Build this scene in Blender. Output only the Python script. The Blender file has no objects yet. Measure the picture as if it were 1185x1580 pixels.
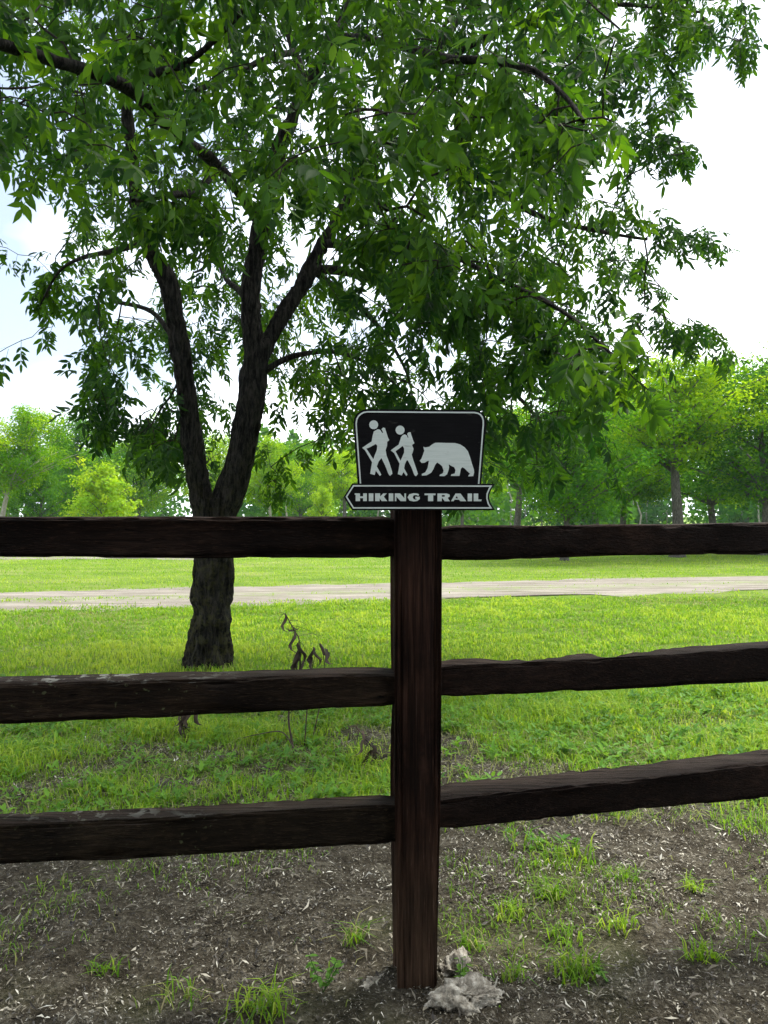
import bpy, bmesh, math, random
import numpy as np
from mathutils import Vector, Matrix

R = math.radians
random.seed(7)
rng = np.random.default_rng(11)
sc = bpy.context.scene
col = sc.collection

# ------------------------------------------------------------------ camera
CAMZ, FPX, CX, HY = 1.25, 1190.0, 592.5, 795.0
cd = bpy.data.cameras.new('camera')
cam = bpy.data.objects.new('camera', cd)
col.objects.link(cam)
cam.location = (0, 0, CAMZ)
cam.rotation_euler = (R(90.24), 0, 0)
cd.sensor_fit = 'VERTICAL'
cd.sensor_height = 36.0
cd.lens = 36.0 * FPX / 1580.0
cd.clip_start = 0.05
cd.clip_end = 2000
sc.camera = cam

# ------------------------------------------------------------------ sky
SUN_AZ, SUN_EL = R(48), R(62)
w = bpy.data.worlds.new('World')
sc.world = w
w.use_nodes = True
nt = w.node_tree
nt.nodes.clear()
out = nt.nodes.new('ShaderNodeOutputWorld')
bg1 = nt.nodes.new('ShaderNodeBackground')
bg2 = nt.nodes.new('ShaderNodeBackground')
mx = nt.nodes.new('ShaderNodeMixShader')
sky = nt.nodes.new('ShaderNodeTexSky')
sky.sky_type = 'NISHITA'
sky.sun_disc = False
sky.sun_elevation = SUN_EL
sky.sun_rotation = SUN_AZ
sky.air_density = 1.0
sky.dust_density = 1.5
bg1.inputs[1].default_value = 0.085
bg2.inputs[0].default_value = (0.93, 0.97, 1.0, 1)
bg2.inputs[1].default_value = 1.45
tc = nt.nodes.new('ShaderNodeTexCoord')
mp = nt.nodes.new('ShaderNodeMapping')
mp.inputs['Scale'].default_value = (-1.0, 1.0, 2.2)
mp.inputs['Location'].default_value = (0.35, 0.1, 0.4)
nz = nt.nodes.new('ShaderNodeTexNoise')
nz.inputs['Scale'].default_value = 1.6
nz.inputs['Detail'].default_value = 5
nz.inputs['Roughness'].default_value = 0.5
rp = nt.nodes.new('ShaderNodeMapRange')
rp.inputs[1].default_value = 0.40
rp.inputs[2].default_value = 0.60
rp.inputs[3].default_value = 0.13
L = nt.links
L.new(tc.outputs['Generated'], mp.inputs[0])
L.new(mp.outputs[0], nz.inputs[0])
L.new(nz.outputs[0], rp.inputs[0])
L.new(sky.outputs[0], bg1.inputs[0])
L.new(rp.outputs[0], mx.inputs[0])
L.new(bg1.outputs[0], mx.inputs[1])
L.new(bg2.outputs[0], mx.inputs[2])
L.new(mx.outputs[0], out.inputs[0])

# ------------------------------------------------------------------ sun
sd = bpy.data.lights.new('sun', 'SUN')
sun = bpy.data.objects.new('sun', sd)
col.objects.link(sun)
sd.energy = 3.2
sd.angle = R(26)
sd.color = (1.0, 0.95, 0.86)
todir = Vector((math.sin(SUN_AZ) * math.cos(SUN_EL), math.cos(SUN_AZ) * math.cos(SUN_EL), math.sin(SUN_EL)))
sun.rotation_euler = todir.to_track_quat('Z', 'Y').to_euler()
sun.location = (5, 5, 20)

vs = sc.view_settings
vs.view_transform = 'Standard'
vs.look = 'None'
vs.exposure = 1.25
vs.gamma = 1.0
vs.use_curve_mapping = False
sc.render.engine = 'CYCLES'
sc.cycles.use_denoising = True
sc.cycles.use_adaptive_sampling = True
sc.cycles.adaptive_threshold = 0.02
sc.cycles.max_bounces = 7
sc.cycles.diffuse_bounces = 3
sc.cycles.transmission_bounces = 4
sc.cycles.glossy_bounces = 2

# ================================================================== helpers
def P(px, py, d):
    """photo pixel at a distance of d metres -> place"""
    return np.array([(px - CX) / FPX * d, d, CAMZ - (py - HY) / FPX * d])

def _hash(i, j, k, seed):
    h = (i * 374761393 + j * 668265263 + k * 2147483647 + seed * 1274126177) & 0xFFFFFFFF
    h = ((h ^ (h >> 13)) * 1274126177) & 0xFFFFFFFF
    h = ((h ^ (h >> 16)) * 2246822519) & 0xFFFFFFFF
    return ((h ^ (h >> 15)) & 0xFFFFFF) / float(0xFFFFFF)

def vnoise(p, seed=0):
    p = np.asarray(p, float)
    i0 = np.floor(p).astype(np.int64)
    f = p - i0
    f = f * f * (3 - 2 * f)
    r = 0
    for a in (0, 1):
        for b in (0, 1):
            for c in (0, 1):
                wgt = (f[..., 0] if a else 1 - f[..., 0]) * (f[..., 1] if b else 1 - f[..., 1]) * (f[..., 2] if c else 1 - f[..., 2])
                r = r + wgt * _hash(i0[..., 0] + a, i0[..., 1] + b, i0[..., 2] + c, seed)
    return r * 2 - 1

def fbm(p, seed=0, o=3):
    p = np.asarray(p, float)
    r, a = 0, 1.0
    for k in range(o):
        r = r + a * vnoise(p * (2 ** k), seed + k)
        a *= 0.5
    return r

def sstep(a, b, x):
    t = np.clip((np.asarray(x, float) - a) / (b - a), 0, 1)
    return t * t * (3 - 2 * t)

def make_mesh(name, V, F, smooth=False, attrs=None):
    """V (n,3); F: array (m,k) or list of arrays"""
    V = np.asarray(V, np.float32)
    Fs = F if isinstance(F, list) else [F]
    Fs = [np.asarray(f, np.int32) for f in Fs if len(f)]
    me = bpy.data.meshes.new(name)
    me.vertices.add(len(V))
    me.vertices.foreach_set('co', V.ravel())
    nl = sum(f.size for f in Fs)
    npoly = sum(len(f) for f in Fs)
    me.loops.add(nl)
    me.loops.foreach_set('vertex_index', np.concatenate([f.ravel() for f in Fs]))
    starts, tot = [], 0
    for f in Fs:
        starts.append(tot + np.arange(len(f)) * f.shape[1])
        tot += f.size
    me.polygons.add(npoly)
    me.polygons.foreach_set('loop_start', np.concatenate(starts).astype(np.int32))
    if smooth:
        me.polygons.foreach_set('use_smooth', np.ones(npoly, bool))
    if attrs:
        for k, v in attrs.items():
            a = me.attributes.new(k, 'FLOAT', 'POINT')
            a.data.foreach_set('value', np.asarray(v, np.float32))
    me.update(calc_edges=True)
    me.validate()
    return me

ORG = {}
def link(name, me, mat=None, parent=None):
    o = bpy.data.objects.new(name, me)
    col.objects.link(o)
    if mat is not None and me is not None and not me.materials:
        me.materials.append(mat)
    if parent is not None:
        o.parent = parent
    return o

def origin(parent):
    while parent.parent is not None:
        parent = parent.parent
    return np.array(ORG.get(parent.name, (0, 0, 0)))

def part(name, V, F, mat, parent=None, smooth=False, attrs=None):
    """V in place coordinates; stored relative to the thing's base"""
    V = np.asarray(V, float)
    if parent is not None:
        V = V - origin(parent)
    return link(name, make_mesh(name, V, F, smooth, attrs), mat, parent)

def tag(o, label=None, cat=None, group=None, kind=None):
    if label: o['label'] = label
    if cat: o['category'] = cat
    if group: o['group'] = group
    if kind: o['kind'] = kind
    return o

def thing(name, loc, label, cat, group=None):
    o = bpy.data.objects.new(name, None)
    col.objects.link(o)
    o.location = loc
    o.empty_display_size = 0.1
    ORG[o.name] = tuple(loc)
    return tag(o, label, cat, group)

def catmull(pts, step):
    pts = np.asarray(pts, float)
    n = len(pts)
    outp = []
    for i in range(n - 1):
        p0, p1, p2, p3 = pts[max(i - 1, 0)], pts[i], pts[i + 1], pts[min(i + 2, n - 1)]
        m = max(1, int(np.linalg.norm(p2[:3] - p1[:3]) / step))
        t = (np.arange(m) / m)[:, None]
        outp.append(0.5 * ((2 * p1) + (-p0 + p2) * t + (2 * p0 - 5 * p1 + 4 * p2 - p3) * t ** 2 + (-p0 + 3 * p1 - 3 * p2 + p3) * t ** 3))
    outp.append(pts[-1:])
    return np.concatenate(outp)

def tube(path, rad, sides, cap=True):
    """path (n,3), rad (n,) -> V, quads, [tris]"""
    path = np.asarray(path, float)
    n = len(path)
    T = np.gradient(path, axis=0)
    T /= np.linalg.norm(T, axis=1)[:, None] + 1e-9
    ref = np.array([0.31, 0.87, 0.38])
    if abs(T[0] @ ref) > 0.9: ref = np.array([1.0, 0, 0])
    U = np.zeros_like(T)
    u = ref - T[0] * (T[0] @ ref)
    for i in range(n):
        u = u - T[i] * (T[i] @ u)
        u /= np.linalg.norm(u) + 1e-9
        U[i] = u
    W = np.cross(T, U)
    a = np.arange(sides) / sides * 2 * np.pi
    V = path[:, None] + np.asarray(rad)[:, None, None] * (np.cos(a)[None, :, None] * U[:, None] + np.sin(a)[None, :, None] * W[:, None])
    i = np.arange(n - 1)[:, None] * sides
    j = np.arange(sides)[None]
    j2 = (j + 1) % sides
    Q = np.stack([i + j, i + j2, i + sides + j2, i + sides + j], -1).reshape(-1, 4)
    return V.reshape(-1, 3), Q

class Acc:
    def __init__(s): s.V, s.F, s.n, s.A = [], {}, 0, []
    def add(s, V, F, a=None):
        V = np.asarray(V, float).reshape(-1, 3)
        for f in (F if isinstance(F, list) else [F]):
            f = np.asarray(f)
            if len(f): s.F.setdefault(f.shape[1], []).append(f + s.n)
        s.V.append(V); s.n += len(V)
        s.A.append(np.full(len(V), 0.5 if a is None else a))
    def arrays(s):
        return np.concatenate(s.V), [np.concatenate(v) for v in s.F.values()], np.concatenate(s.A)

# ================================================================== materials
def mat(name):
    m = bpy.data.materials.new(name)
    m.use_nodes = True
    t = m.node_tree
    b = t.nodes['Principled BSDF']
    return m, t, b

def N(t, typ, **kw):
    n = t.nodes.new('ShaderNode' + typ)
    for k, v in kw.items():
        if k.startswith('i_'):
            key = k[2:]
            n.inputs[int(key) if key.isdigit() else key.replace('_', ' ')].default_value = v
        else:
            setattr(n, k, v)
    return n

def ramp(t, fac, stops):
    r = t.nodes.new('ShaderNodeValToRGB')
    e = r.color_ramp.elements
    while len(e) < len(stops): e.new(0.5)
    for el, (p, c) in zip(e, stops):
        el.position = p
        el.color = (*c, 1)
    t.links.new(fac, r.inputs[0])
    return r.outputs[0]

def noise(t, scale, detail=4, rough=0.55, stretch=None, vec=None, loc=(0, 0, 0)):
    n = N(t, 'TexNoise', i_Scale=scale, i_Detail=detail, i_Roughness=rough)
    if vec is None:
        vec = t.nodes.new('ShaderNodeTexCoord').outputs['Object']
    m = N(t, 'Mapping')
    m.inputs['Scale'].default_value = stretch or (1, 1, 1)
    m.inputs['Location'].default_value = loc
    t.links.new(vec, m.inputs[0])
    t.links.new(m.outputs[0], n.inputs[0])
    return n.outputs[0]

def mixc(t, fac, a, b):
    m = t.nodes.new('ShaderNodeMix')
    m.data_type = 'RGBA'
    for s, v in ((6, a), (7, b)):
        if isinstance(v, tuple): m.inputs[s].default_value = (*v, 1)
        else: t.links.new(v, m.inputs[s])
    if isinstance(fac, float): m.inputs[0].default_value = fac
    else: t.links.new(fac, m.inputs[0])
    return m.outputs[2]

def maprange(t, v, a, b, c=0.0, d=1.0):
    m = N(t, 'MapRange', i_1=a, i_2=b, i_3=c, i_4=d)
    t.links.new(v, m.inputs[0])
    return m.outputs[0]

def mul(t, a, b, op='MULTIPLY'):
    m = N(t, 'Math', operation=op)
    for i, v in enumerate((a, b)):
        if isinstance(v, (int, float)): m.inputs[i].default_value = v
        else: t.links.new(v, m.inputs[i])
    return m.outputs[0]

def bump(t, b, h, strength, dist):
    n = N(t, 'Bump', i_Strength=strength, i_Distance=dist)
    t.links.new(h, n.inputs['Height'])
    t.links.new(n.outputs[0], b.inputs['Normal'])

def leaf_mat(name, stops, trans, tfac, rough=0.6, vary=0.5, spec=0.12):
    m, t, b = mat(name)
    at = N(t, 'Attribute', attribute_name='tint')
    oi = N(t, 'ObjectInfo')
    f = mul(t, at.outputs['Fac'], mul(t, mul(t, oi.outputs['Random'], 0.5, 'SUBTRACT'), vary), 'ADD')
    c = ramp(t, f, stops)
    t.links.new(c, b.inputs['Base Color'])
    b.inputs['Roughness'].default_value = rough
    b.inputs['Specular IOR Level'].default_value = spec
    tr = N(t, 'BsdfTranslucent')
    t.links.new(ramp(t, f, trans), tr.inputs[0])
    ms = N(t, 'MixShader')
    ms.inputs[0].default_value = tfac
    t.links.new(b.outputs[0], ms.inputs[1])
    t.links.new(tr.outputs[0], ms.inputs[2])
    t.links.new(ms.outputs[0], t.nodes['Material Output'].inputs[0])
    return m

M = {}
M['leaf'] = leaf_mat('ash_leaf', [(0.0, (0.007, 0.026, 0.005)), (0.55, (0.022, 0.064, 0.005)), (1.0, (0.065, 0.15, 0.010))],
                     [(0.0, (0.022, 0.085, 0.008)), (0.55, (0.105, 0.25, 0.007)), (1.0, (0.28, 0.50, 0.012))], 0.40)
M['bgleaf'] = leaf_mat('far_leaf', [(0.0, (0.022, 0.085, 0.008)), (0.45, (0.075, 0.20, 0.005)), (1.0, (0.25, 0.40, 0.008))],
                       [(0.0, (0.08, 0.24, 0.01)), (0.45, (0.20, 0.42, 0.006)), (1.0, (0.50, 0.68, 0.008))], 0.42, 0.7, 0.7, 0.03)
M['bright'] = leaf_mat('bright_shrub_leaf', [(0.0, (0.13, 0.27, 0.01)), (1.0, (0.28, 0.38, 0.012))],
                       [(0.0, (0.32, 0.55, 0.01)), (1.0, (0.55, 0.68, 0.015))], 0.45, 0.5, 0.2)
M['grass'] = leaf_mat('grass_blade', [(0.0, (0.38, 0.33, 0.18)), (0.09, (0.22, 0.25, 0.07)), (0.28, (0.075, 0.19, 0.012)), (0.65, (0.16, 0.29, 0.016)), (1.0, (0.32, 0.41, 0.05))],
                      [(0.0, (0.3, 0.26, 0.10)), (0.09, (0.25, 0.33, 0.05)), (0.28, (0.16, 0.36, 0.012)), (0.65, (0.30, 0.50, 0.015)), (1.0, (0.48, 0.60, 0.04))], 0.4, 0.5, 0.3)
M['weed'] = leaf_mat('weed_leaf', [(0.0, (0.05, 0.14, 0.03)), (1.0, (0.13, 0.27, 0.03))],
                     [(0.0, (0.12, 0.3, 0.03)), (1.0, (0.28, 0.5, 0.04))], 0.35, 0.5, 0.3)

def dry_mat():
    m, t, b = mat('dead_leaf')
    c = ramp(t, noise(t, 14, 3), [(0.3, (0.014, 0.009, 0.006)), (0.7, (0.075, 0.048, 0.03))])
    t.links.new(c, b.inputs['Base Color'])
    b.inputs['Roughness'].default_value = 0.8
    return m
M['dry'] = dry_mat()

def litter_mat():
    m, t, b = mat('leaf_litter')
    at = N(t, 'Attribute', attribute_name='tint')
    c = ramp(t, at.outputs['Fac'], [(0.0, (0.012, 0.009, 0.006)), (0.3, (0.075, 0.062, 0.042)), (0.6, (0.21, 0.188, 0.135)), (0.85, (0.40, 0.375, 0.30)), (1.0, (0.60, 0.58, 0.50))])
    t.links.new(c, b.inputs['Base Color'])
    b.inputs['Roughness'].default_value = 0.6
    return m
M['litter'] = litter_mat()

def wood_mat(name, axis, dark, light, lichen=0.0, base_light=False):
    m, t, b = mat(name)
    st = {'x': (1.2, 26, 26), 'z': (30, 30, 1.0)}[axis]
    g = noise(t, 3.2, 6, 0.65, st)
    st2 = tuple(s * 3 if s > 5 else s * 1.5 for s in st)
    g2 = noise(t, 4.0, 4, 0.6, st2, loc=(3, 1, 2))
    big = noise(t, 3.5, 3, 0.5, loc=(7, 2, 1))
    mixf = mul(t, g, big, 'ADD')
    c = ramp(t, maprange(t, mixf, 0.72, 1.28), [(0.0, dark), (0.5, tuple(a * .6 + e * .4 for a, e in zip(dark, light))), (0.8, light), (1.0, tuple(e * 2.0 for e in light))])
    fib = maprange(t, g2, 0.56, 0.70)
    c = mixc(t, mul(t, fib, 0.75), c, tuple(e * 2.4 for e in light))
    crk = maprange(t, noise(t, 2.2, 5, 0.7, st, loc=(9, 4, 6)), 0.36, 0.31)
    c = mixc(t, crk, c, (0.0012, 0.0008, 0.0006))
    blot = mul(t, maprange(t, noise(t, 7, 4, 0.7, loc=(1, 8, 2)), 0.56, 0.72), maprange(t, g, 0.4, 0.6))
    c = mixc(t, mul(t, blot, 0.5), c, tuple(e * 2.6 for e in light))
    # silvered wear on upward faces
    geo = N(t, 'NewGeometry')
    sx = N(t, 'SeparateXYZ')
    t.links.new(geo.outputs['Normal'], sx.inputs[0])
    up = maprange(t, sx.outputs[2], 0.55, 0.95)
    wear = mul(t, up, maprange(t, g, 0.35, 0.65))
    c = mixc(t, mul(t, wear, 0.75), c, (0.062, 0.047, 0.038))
    if lichen > 0:
        sp = noise(t, 60, 2, 0.5, loc=(1, 5, 3))
        area = maprange(t, noise(t, 5.0, 2, 0.5, loc=(4, 4, 0)), 0.42, 0.58)
        tcl = t.nodes.new('ShaderNodeTexCoord')
        sl = N(t, 'SeparateXYZ')
        t.links.new(tcl.outputs['Object'], sl.inputs[0])
        area = mul(t, area, maprange(t, sl.outputs[0], -0.35, -0.6))
        f = mul(t, maprange(t, sp, 0.66, 0.72), area)
        upl = mul(t, maprange(t, noise(t, 34, 3, 0.6), 0.54, 0.6), mul(t, up, area))
        c = mixc(t, mul(t, f, lichen), c, (0.16, 0.19, 0.09))
        c = mixc(t, mul(t, upl, min(1.0, lichen * lichen * 1.8)), c, (0.30, 0.31, 0.27))
    if base_light:
        tcn = t.nodes.new('ShaderNodeTexCoord')
        sz = N(t, 'SeparateXYZ')
        t.links.new(tcn.outputs['Object'], sz.inputs[0])
        low = maprange(t, sz.outputs[2], 0.45, 0.02)
        c = mixc(t, mul(t, low, maprange(t, g, 0.3, 0.75)), c, (0.15, 0.095, 0.06))
        scr = mul(t, maprange(t, g2, 0.66, 0.74), maprange(t, sz.outputs[2], 1.0, 0.5))
        c = mixc(t, mul(t, scr, 0.8), c, (0.22, 0.16, 0.12))
    t.links.new(c, b.inputs['Base Color'])
    b.inputs['Roughness'].default_value = 0.75
    b.inputs['Specular IOR Level'].default_value = 0.06
    hgt = mul(t, mul(t, g, mul(t, g2, 0.8), 'ADD'), mul(t, crk, 0.6), 'SUBTRACT')
    bump(t, b, hgt, 1.0, 0.012)
    return m
M['rail'] = wood_mat('dark_stained_rail', 'x', (0.0035, 0.002, 0.0015), (0.017, 0.0095, 0.0065))
M['rail_lichen'] = wood_mat('lichened_rail', 'x', (0.004, 0.0027, 0.002), (0.020, 0.013, 0.008), 0.7)
M['rail_moss'] = wood_mat('mossy_rail', 'x', (0.005, 0.0036, 0.0022), (0.024, 0.017, 0.010), 0.45)
M['post'] = wood_mat('dark_stained_post', 'z', (0.0032, 0.0018, 0.0014), (0.030, 0.0145, 0.0095), 0, True)

def bark_mat(name, a, b_, moss=0.0, sc_=1.0):
    m, t, b = mat(name)
    g = noise(t, 40 * sc_, 6, 0.75, (1, 1, 0.2))
    c = ramp(t, g, [(0.42, a), (0.66, b_)])
    if moss:
        f = maprange(t, noise(t, 16, 5, 0.75, loc=(2, 0, 5)), 0.48, 0.6)
        tcn = t.nodes.new('ShaderNodeTexCoord')
        sz = N(t, 'SeparateXYZ')
        t.links.new(tcn.outputs['Object'], sz.inputs[0])
        low = maprange(t, sz.outputs[2], 1.9, 0.5)
        c = mixc(t, mul(t, mul(t, f, low), moss), c, (0.075, 0.075, 0.022))
    t.links.new(c, b.inputs['Base Color'])
    b.inputs['Roughness'].default_value = 0.9
    b.inputs['Specular IOR Level'].default_value = 0.1
    bump(t, b, g, 1.0, 0.06)
    return m
M['bark'] = bark_mat('furrowed_bark', (0.003, 0.0028, 0.0025), (0.048, 0.043, 0.036), 0.5)
M['twig'] = bark_mat('twig_bark', (0.015, 0.012, 0.010), (0.05, 0.04, 0.03))
M['bgbark'] = bark_mat('grey_bark', (0.05, 0.045, 0.04), (0.17, 0.16, 0.14))
M['palebark'] = bark_mat('pale_bark', (0.22, 0.20, 0.17), (0.46, 0.43, 0.38))

def ground_mat():
    m, t, b = mat('ground')
    at = N(t, 'Attribute', attribute_name='lawn')
    n1 = noise(t, 9, 6, 0.65)
    n2 = noise(t, 60, 4, 0.7, loc=(3, 3, 3))
    dirt = ramp(t, mul(t, mul(t, n1, n2, 'ADD'), 0.5), [(0.34, (0.020, 0.016, 0.010)), (0.5, (0.075, 0.063, 0.043)), (0.66, (0.20, 0.18, 0.135))])
    gcol = ramp(t, noise(t, 1.3, 6, 0.7, (0.5, 1, 1)), [(0.3, (0.09, 0.16, 0.016)), (0.5, (0.155, 0.25, 0.024)), (0.72, (0.25, 0.31, 0.06))])
    fine = noise(t, 14, 4, 0.7, (0.6, 1, 1), loc=(5, 1, 0))
    gcol = mixc(t, maprange(t, fine, 0.45, 0.75, 0.0, 0.55), gcol, (0.06, 0.12, 0.014))
    gcol = mixc(t, maprange(t, noise(t, 0.5, 5, 0.65), 0.5, 0.7, 0, 0.6), gcol, (0.30, 0.30, 0.12))
    c = mixc(t, at.outputs['Fac'], dirt, gcol)
    t.links.new(c, b.inputs['Base Color'])
    b.inputs['Roughness'].default_value = 0.9
    b.inputs['Specular IOR Level'].default_value = 0.1
    bump(t, b, mul(t, n1, n2, 'ADD'), 1.0, 0.045)
    return m
M['ground'] = ground_mat()

def track_mat():
    m, t, b = mat('pale_dirt_track')
    n1 = noise(t, 2.2, 8, 0.75, (0.3, 1.6, 1))
    n2 = noise(t, 40, 4, 0.7)
    c = ramp(t, n1, [(0.34, (0.09, 0.08, 0.05)), (0.48, (0.16, 0.14, 0.11)), (0.64, (0.265, 0.235, 0.20))])
    c = mixc(t, maprange(t, n2, 0.5, 0.7, 0, 0.35), c, (0.09, 0.075, 0.06))
    at = N(t, 'Attribute', attribute_name='green')
    c = mixc(t, mul(t, at.outputs['Fac'], maprange(t, noise(t, 6, 4, 0.7), 0.42, 0.58)), c, (0.14, 0.19, 0.05))
    t.links.new(c, b.inputs['Base Color'])
    b.inputs['Roughness'].default_value = 0.95
    bump(t, b, n2, 0.6, 0.02)
    return m
M['track'] = track_mat()

def sign_mat(name, dark, light, rough):
    m, t, b = mat(name)
    g = noise(t, 8, 6, 0.7, (2.2, 30, 30))
    c = ramp(t, g, [(0.3, dark), (0.7, light)])
    wear = maprange(t, noise(t, 55, 3, 0.6, (0.4, 1, 1.6), loc=(2, 6, 1)), 0.66, 0.74)
    c = mixc(t, mul(t, wear, 0.25), c, (0.10, 0.095, 0.085))
    t.links.new(c, b.inputs['Base Color'])
    b.inputs['Roughness'].default_value = rough
    b.inputs['Specular IOR Level'].default_value = 0.08
    bump(t, b, g, 0.5, 0.0015)
    return m
M['sign_black'] = sign_mat('black_sign_paint', (0.003, 0.003, 0.0035), (0.009, 0.009, 0.010), 0.7)
M['sign_white'] = sign_mat('weathered_white_paint', (0.56, 0.64, 0.60), (0.70, 0.76, 0.73), 0.6)

def stone_mat():
    m, t, b = mat('broken_concrete')
    n1 = noise(t, 40, 6, 0.7)
    c = ramp(t, n1, [(0.3, (0.10, 0.085, 0.065)), (0.48, (0.36, 0.325, 0.26)), (0.64, (0.62, 0.585, 0.50))])
    c = mixc(t, maprange(t, noise(t, 12, 3, 0.6, loc=(3, 0, 1)), 0.5, 0.65, 0, 0.6), c, (0.09, 0.075, 0.055))
    t.links.new(c, b.inputs['Base Color'])
    b.inputs['Roughness'].default_value = 0.95
    bump(t, b, n1, 1.0, 0.012)
    return m
M['stone'] = stone_mat()

# ================================================================== ground
def lawn_cover(x, y):
    p = np.stack([x, y, np.zeros_like(x)], -1)
    n = fbm(p * 1.7, 5, 3) * 0.36 + fbm(p * 5.0, 9, 2) * 0.22
    yy = y + 0.10 * x
    v = sstep(2.5, 4.9, yy) * 1.15 - 0.20 + n * 2.2 * (1 - sstep(4.4, 6.0, yy)) + 0.25 * sstep(4.6, 6.0, yy)
    return np.clip(v, 0, 1)

def gz(x, y):
    x = np.asarray(x, float); y = np.asarray(y, float)
    p = np.stack([x, y, np.zeros_like(x)], -1)
    fade = (1 - sstep(6.0, 9.0, y)) * sstep(-3, 0, y)
    h = vnoise(p * 2.2, 21) * 0.018 + vnoise(p * 8, 22) * 0.008 + vnoise(p * 17, 23) * 0.006
    # soil heaped round the broken footing
    h = h + 0.016 * np.exp(-(((x - 0.10) / 0.22) ** 2 + ((y - 2.05) / 0.2) ** 2))
    return h * fade

def spread(a, b, step, lo, hi, g=1.22):
    c = list(np.arange(a, b, step))
    s = step; v = c[-1]
    while v < hi:
        s = min(s * g, 30); v += s; c.append(v)
    s = step; v = c[0]; pre = []
    while v > lo:
        s = min(s * g, 30); v -= s; pre.append(v)
    return np.array(pre[::-1] + c)

gx = spread(-3.6, 3.6, 0.045, -420, 420)
gy = spread(1.3, 6.5, 0.045, -120, 700, 1.12)
X, Y = np.meshgrid(gx, gy)
Z = gz(X, Y)
nx, ny = len(gx), len(gy)
ii = (np.arange(ny - 1)[:, None] * nx + np.arange(nx - 1)[None]).reshape(-1)
gq = np.stack([ii, ii + 1, ii + nx + 1, ii + nx], -1)
lc = lawn_cover(X.ravel(), Y.ravel()) * (0.2 + 0.8 * sstep(3.4, 5.2, Y.ravel()))
ground = part('ground', np.stack([X, Y, Z], -1).reshape(-1, 3), gq, M['ground'], None, True, {'lawn': lc})
tag(ground, 'lawn running into bare dirt under the fence', None, None, 'structure')

def track(name, x0, x1, near, far, label, n=260, m=18):
    xs = np.linspace(x0, x1, n)
    V, A = [], []
    for k in range(m + 1):
        t = k / m
        yn, yf = near(xs), far(xs)
        e = np.zeros(n)
        jag = fbm(np.stack([xs * 1.6, np.full(n, k * 0.0), np.zeros(n)], -1), 41 + (k > m / 2), 5) * 0.34
        if k == 0: e = jag
        if k == m: e = jag
        y = yn * (1 - t) + yf * t + e
        rut = -0.006 * (math.exp(-((t - 0.28) / 0.1) ** 2) + math.exp(-((t - 0.74) / 0.1) ** 2))
        V.append(np.stack([xs, y, np.full(n, 0.012 + rut) if 0 < k < m else np.full(n, 0.004)], -1))
        A.append(np.full(n, 0.9 if k in (0, m) else (0.75 * math.exp(-((t - 0.5) / 0.11) ** 2))))
    V = np.concatenate(V)
    ii = (np.arange(m)[:, None] * n + np.arange(n - 1)[None]).reshape(-1)
    q = np.stack([ii, ii + 1, ii + n + 1, ii + n], -1)
    o = part(name, V, q, M['track'], None, True, {'green': np.concatenate(A)})
    return tag(o, label, None, None, 'structure')

soft = lambda x: np.where(x > -7, 0.25 * x, -1.75 - 1.2 * np.tanh((-7 - x) * 0.2))
track('dirt_track', -45, 60, lambda x: 11.15 + soft(x), lambda x: 14.0 + soft(x) * 0.98, 'pale dirt track crossing the lawn behind the fence')
track('far_path', -40, -5.2, lambda x: 22.0 + 0.02 * x, lambda x: 24.6 + 0.02 * x, 'far pale path at the left edge of the lawn')

# ================================================================== made-up roof, wall and posts, added out of view to shade fence and sign
def boxes(bl):
    A = Acc()
    for (x0, x1, y0, y1, z0, z1) in bl:
        V = np.array([[x, y, z] for x in (x0, x1) for y in (y0, y1) for z in (z0, z1)])
        A.add(V, np.array([[0, 1, 3, 2], [4, 6, 7, 5], [0, 4, 5, 1], [2, 3, 7, 6], [0, 2, 6, 4], [1, 5, 7, 3]]))
    return A.arrays()[:2]
def sky_blocker_mat():
    m, t, b = mat('sky_blocker_boards')
    c = ramp(t, noise(t, 4, 5, 0.6, (8, 1, 1)), [(0.3, (0.03, 0.02, 0.014)), (0.7, (0.075, 0.05, 0.035))])
    t.links.new(c, b.inputs['Base Color'])
    b.inputs['Roughness'].default_value = 0.8
    return m
M['sky_blocker'] = sky_blocker_mat()
for nm, bl in (('sky_blocker_roof', [(-4.5, 4.5, -5.2, 0.55, 2.75, 2.83)]), ('sky_blocker_wall', [(-4.4, 4.4, -5.0, -4.9, -0.05, 2.74)]),
               ('sky_blocker_post', [(-4.3, -4.14, -0.1, 0.06, -0.05, 2.74)]), ('sky_blocker_post', [(4.14, 4.3, -0.1, 0.06, -0.05, 2.74)])):
    tag(part(nm, *boxes(bl), M['sky_blocker']), None, None, None, 'structure')

# ================================================================== fence
FENCE_BASE = (0.086, 2.065, 0.0)
fence = thing('rail_fence', FENCE_BASE, 'dark stained three-rail wooden fence with a square post crossing the view', 'fence')

def rsection(k, c=0.16):
    """rounded square of k points, side 1, centred"""
    a = np.arange(k) / k * 2 * np.pi + 1e-3
    e = 0.17
    return np.stack([np.sign(np.cos(a)) * np.abs(np.cos(a)) ** e, np.sign(np.sin(a)) * np.abs(np.sin(a)) ** e], -1) * 0.5

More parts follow.
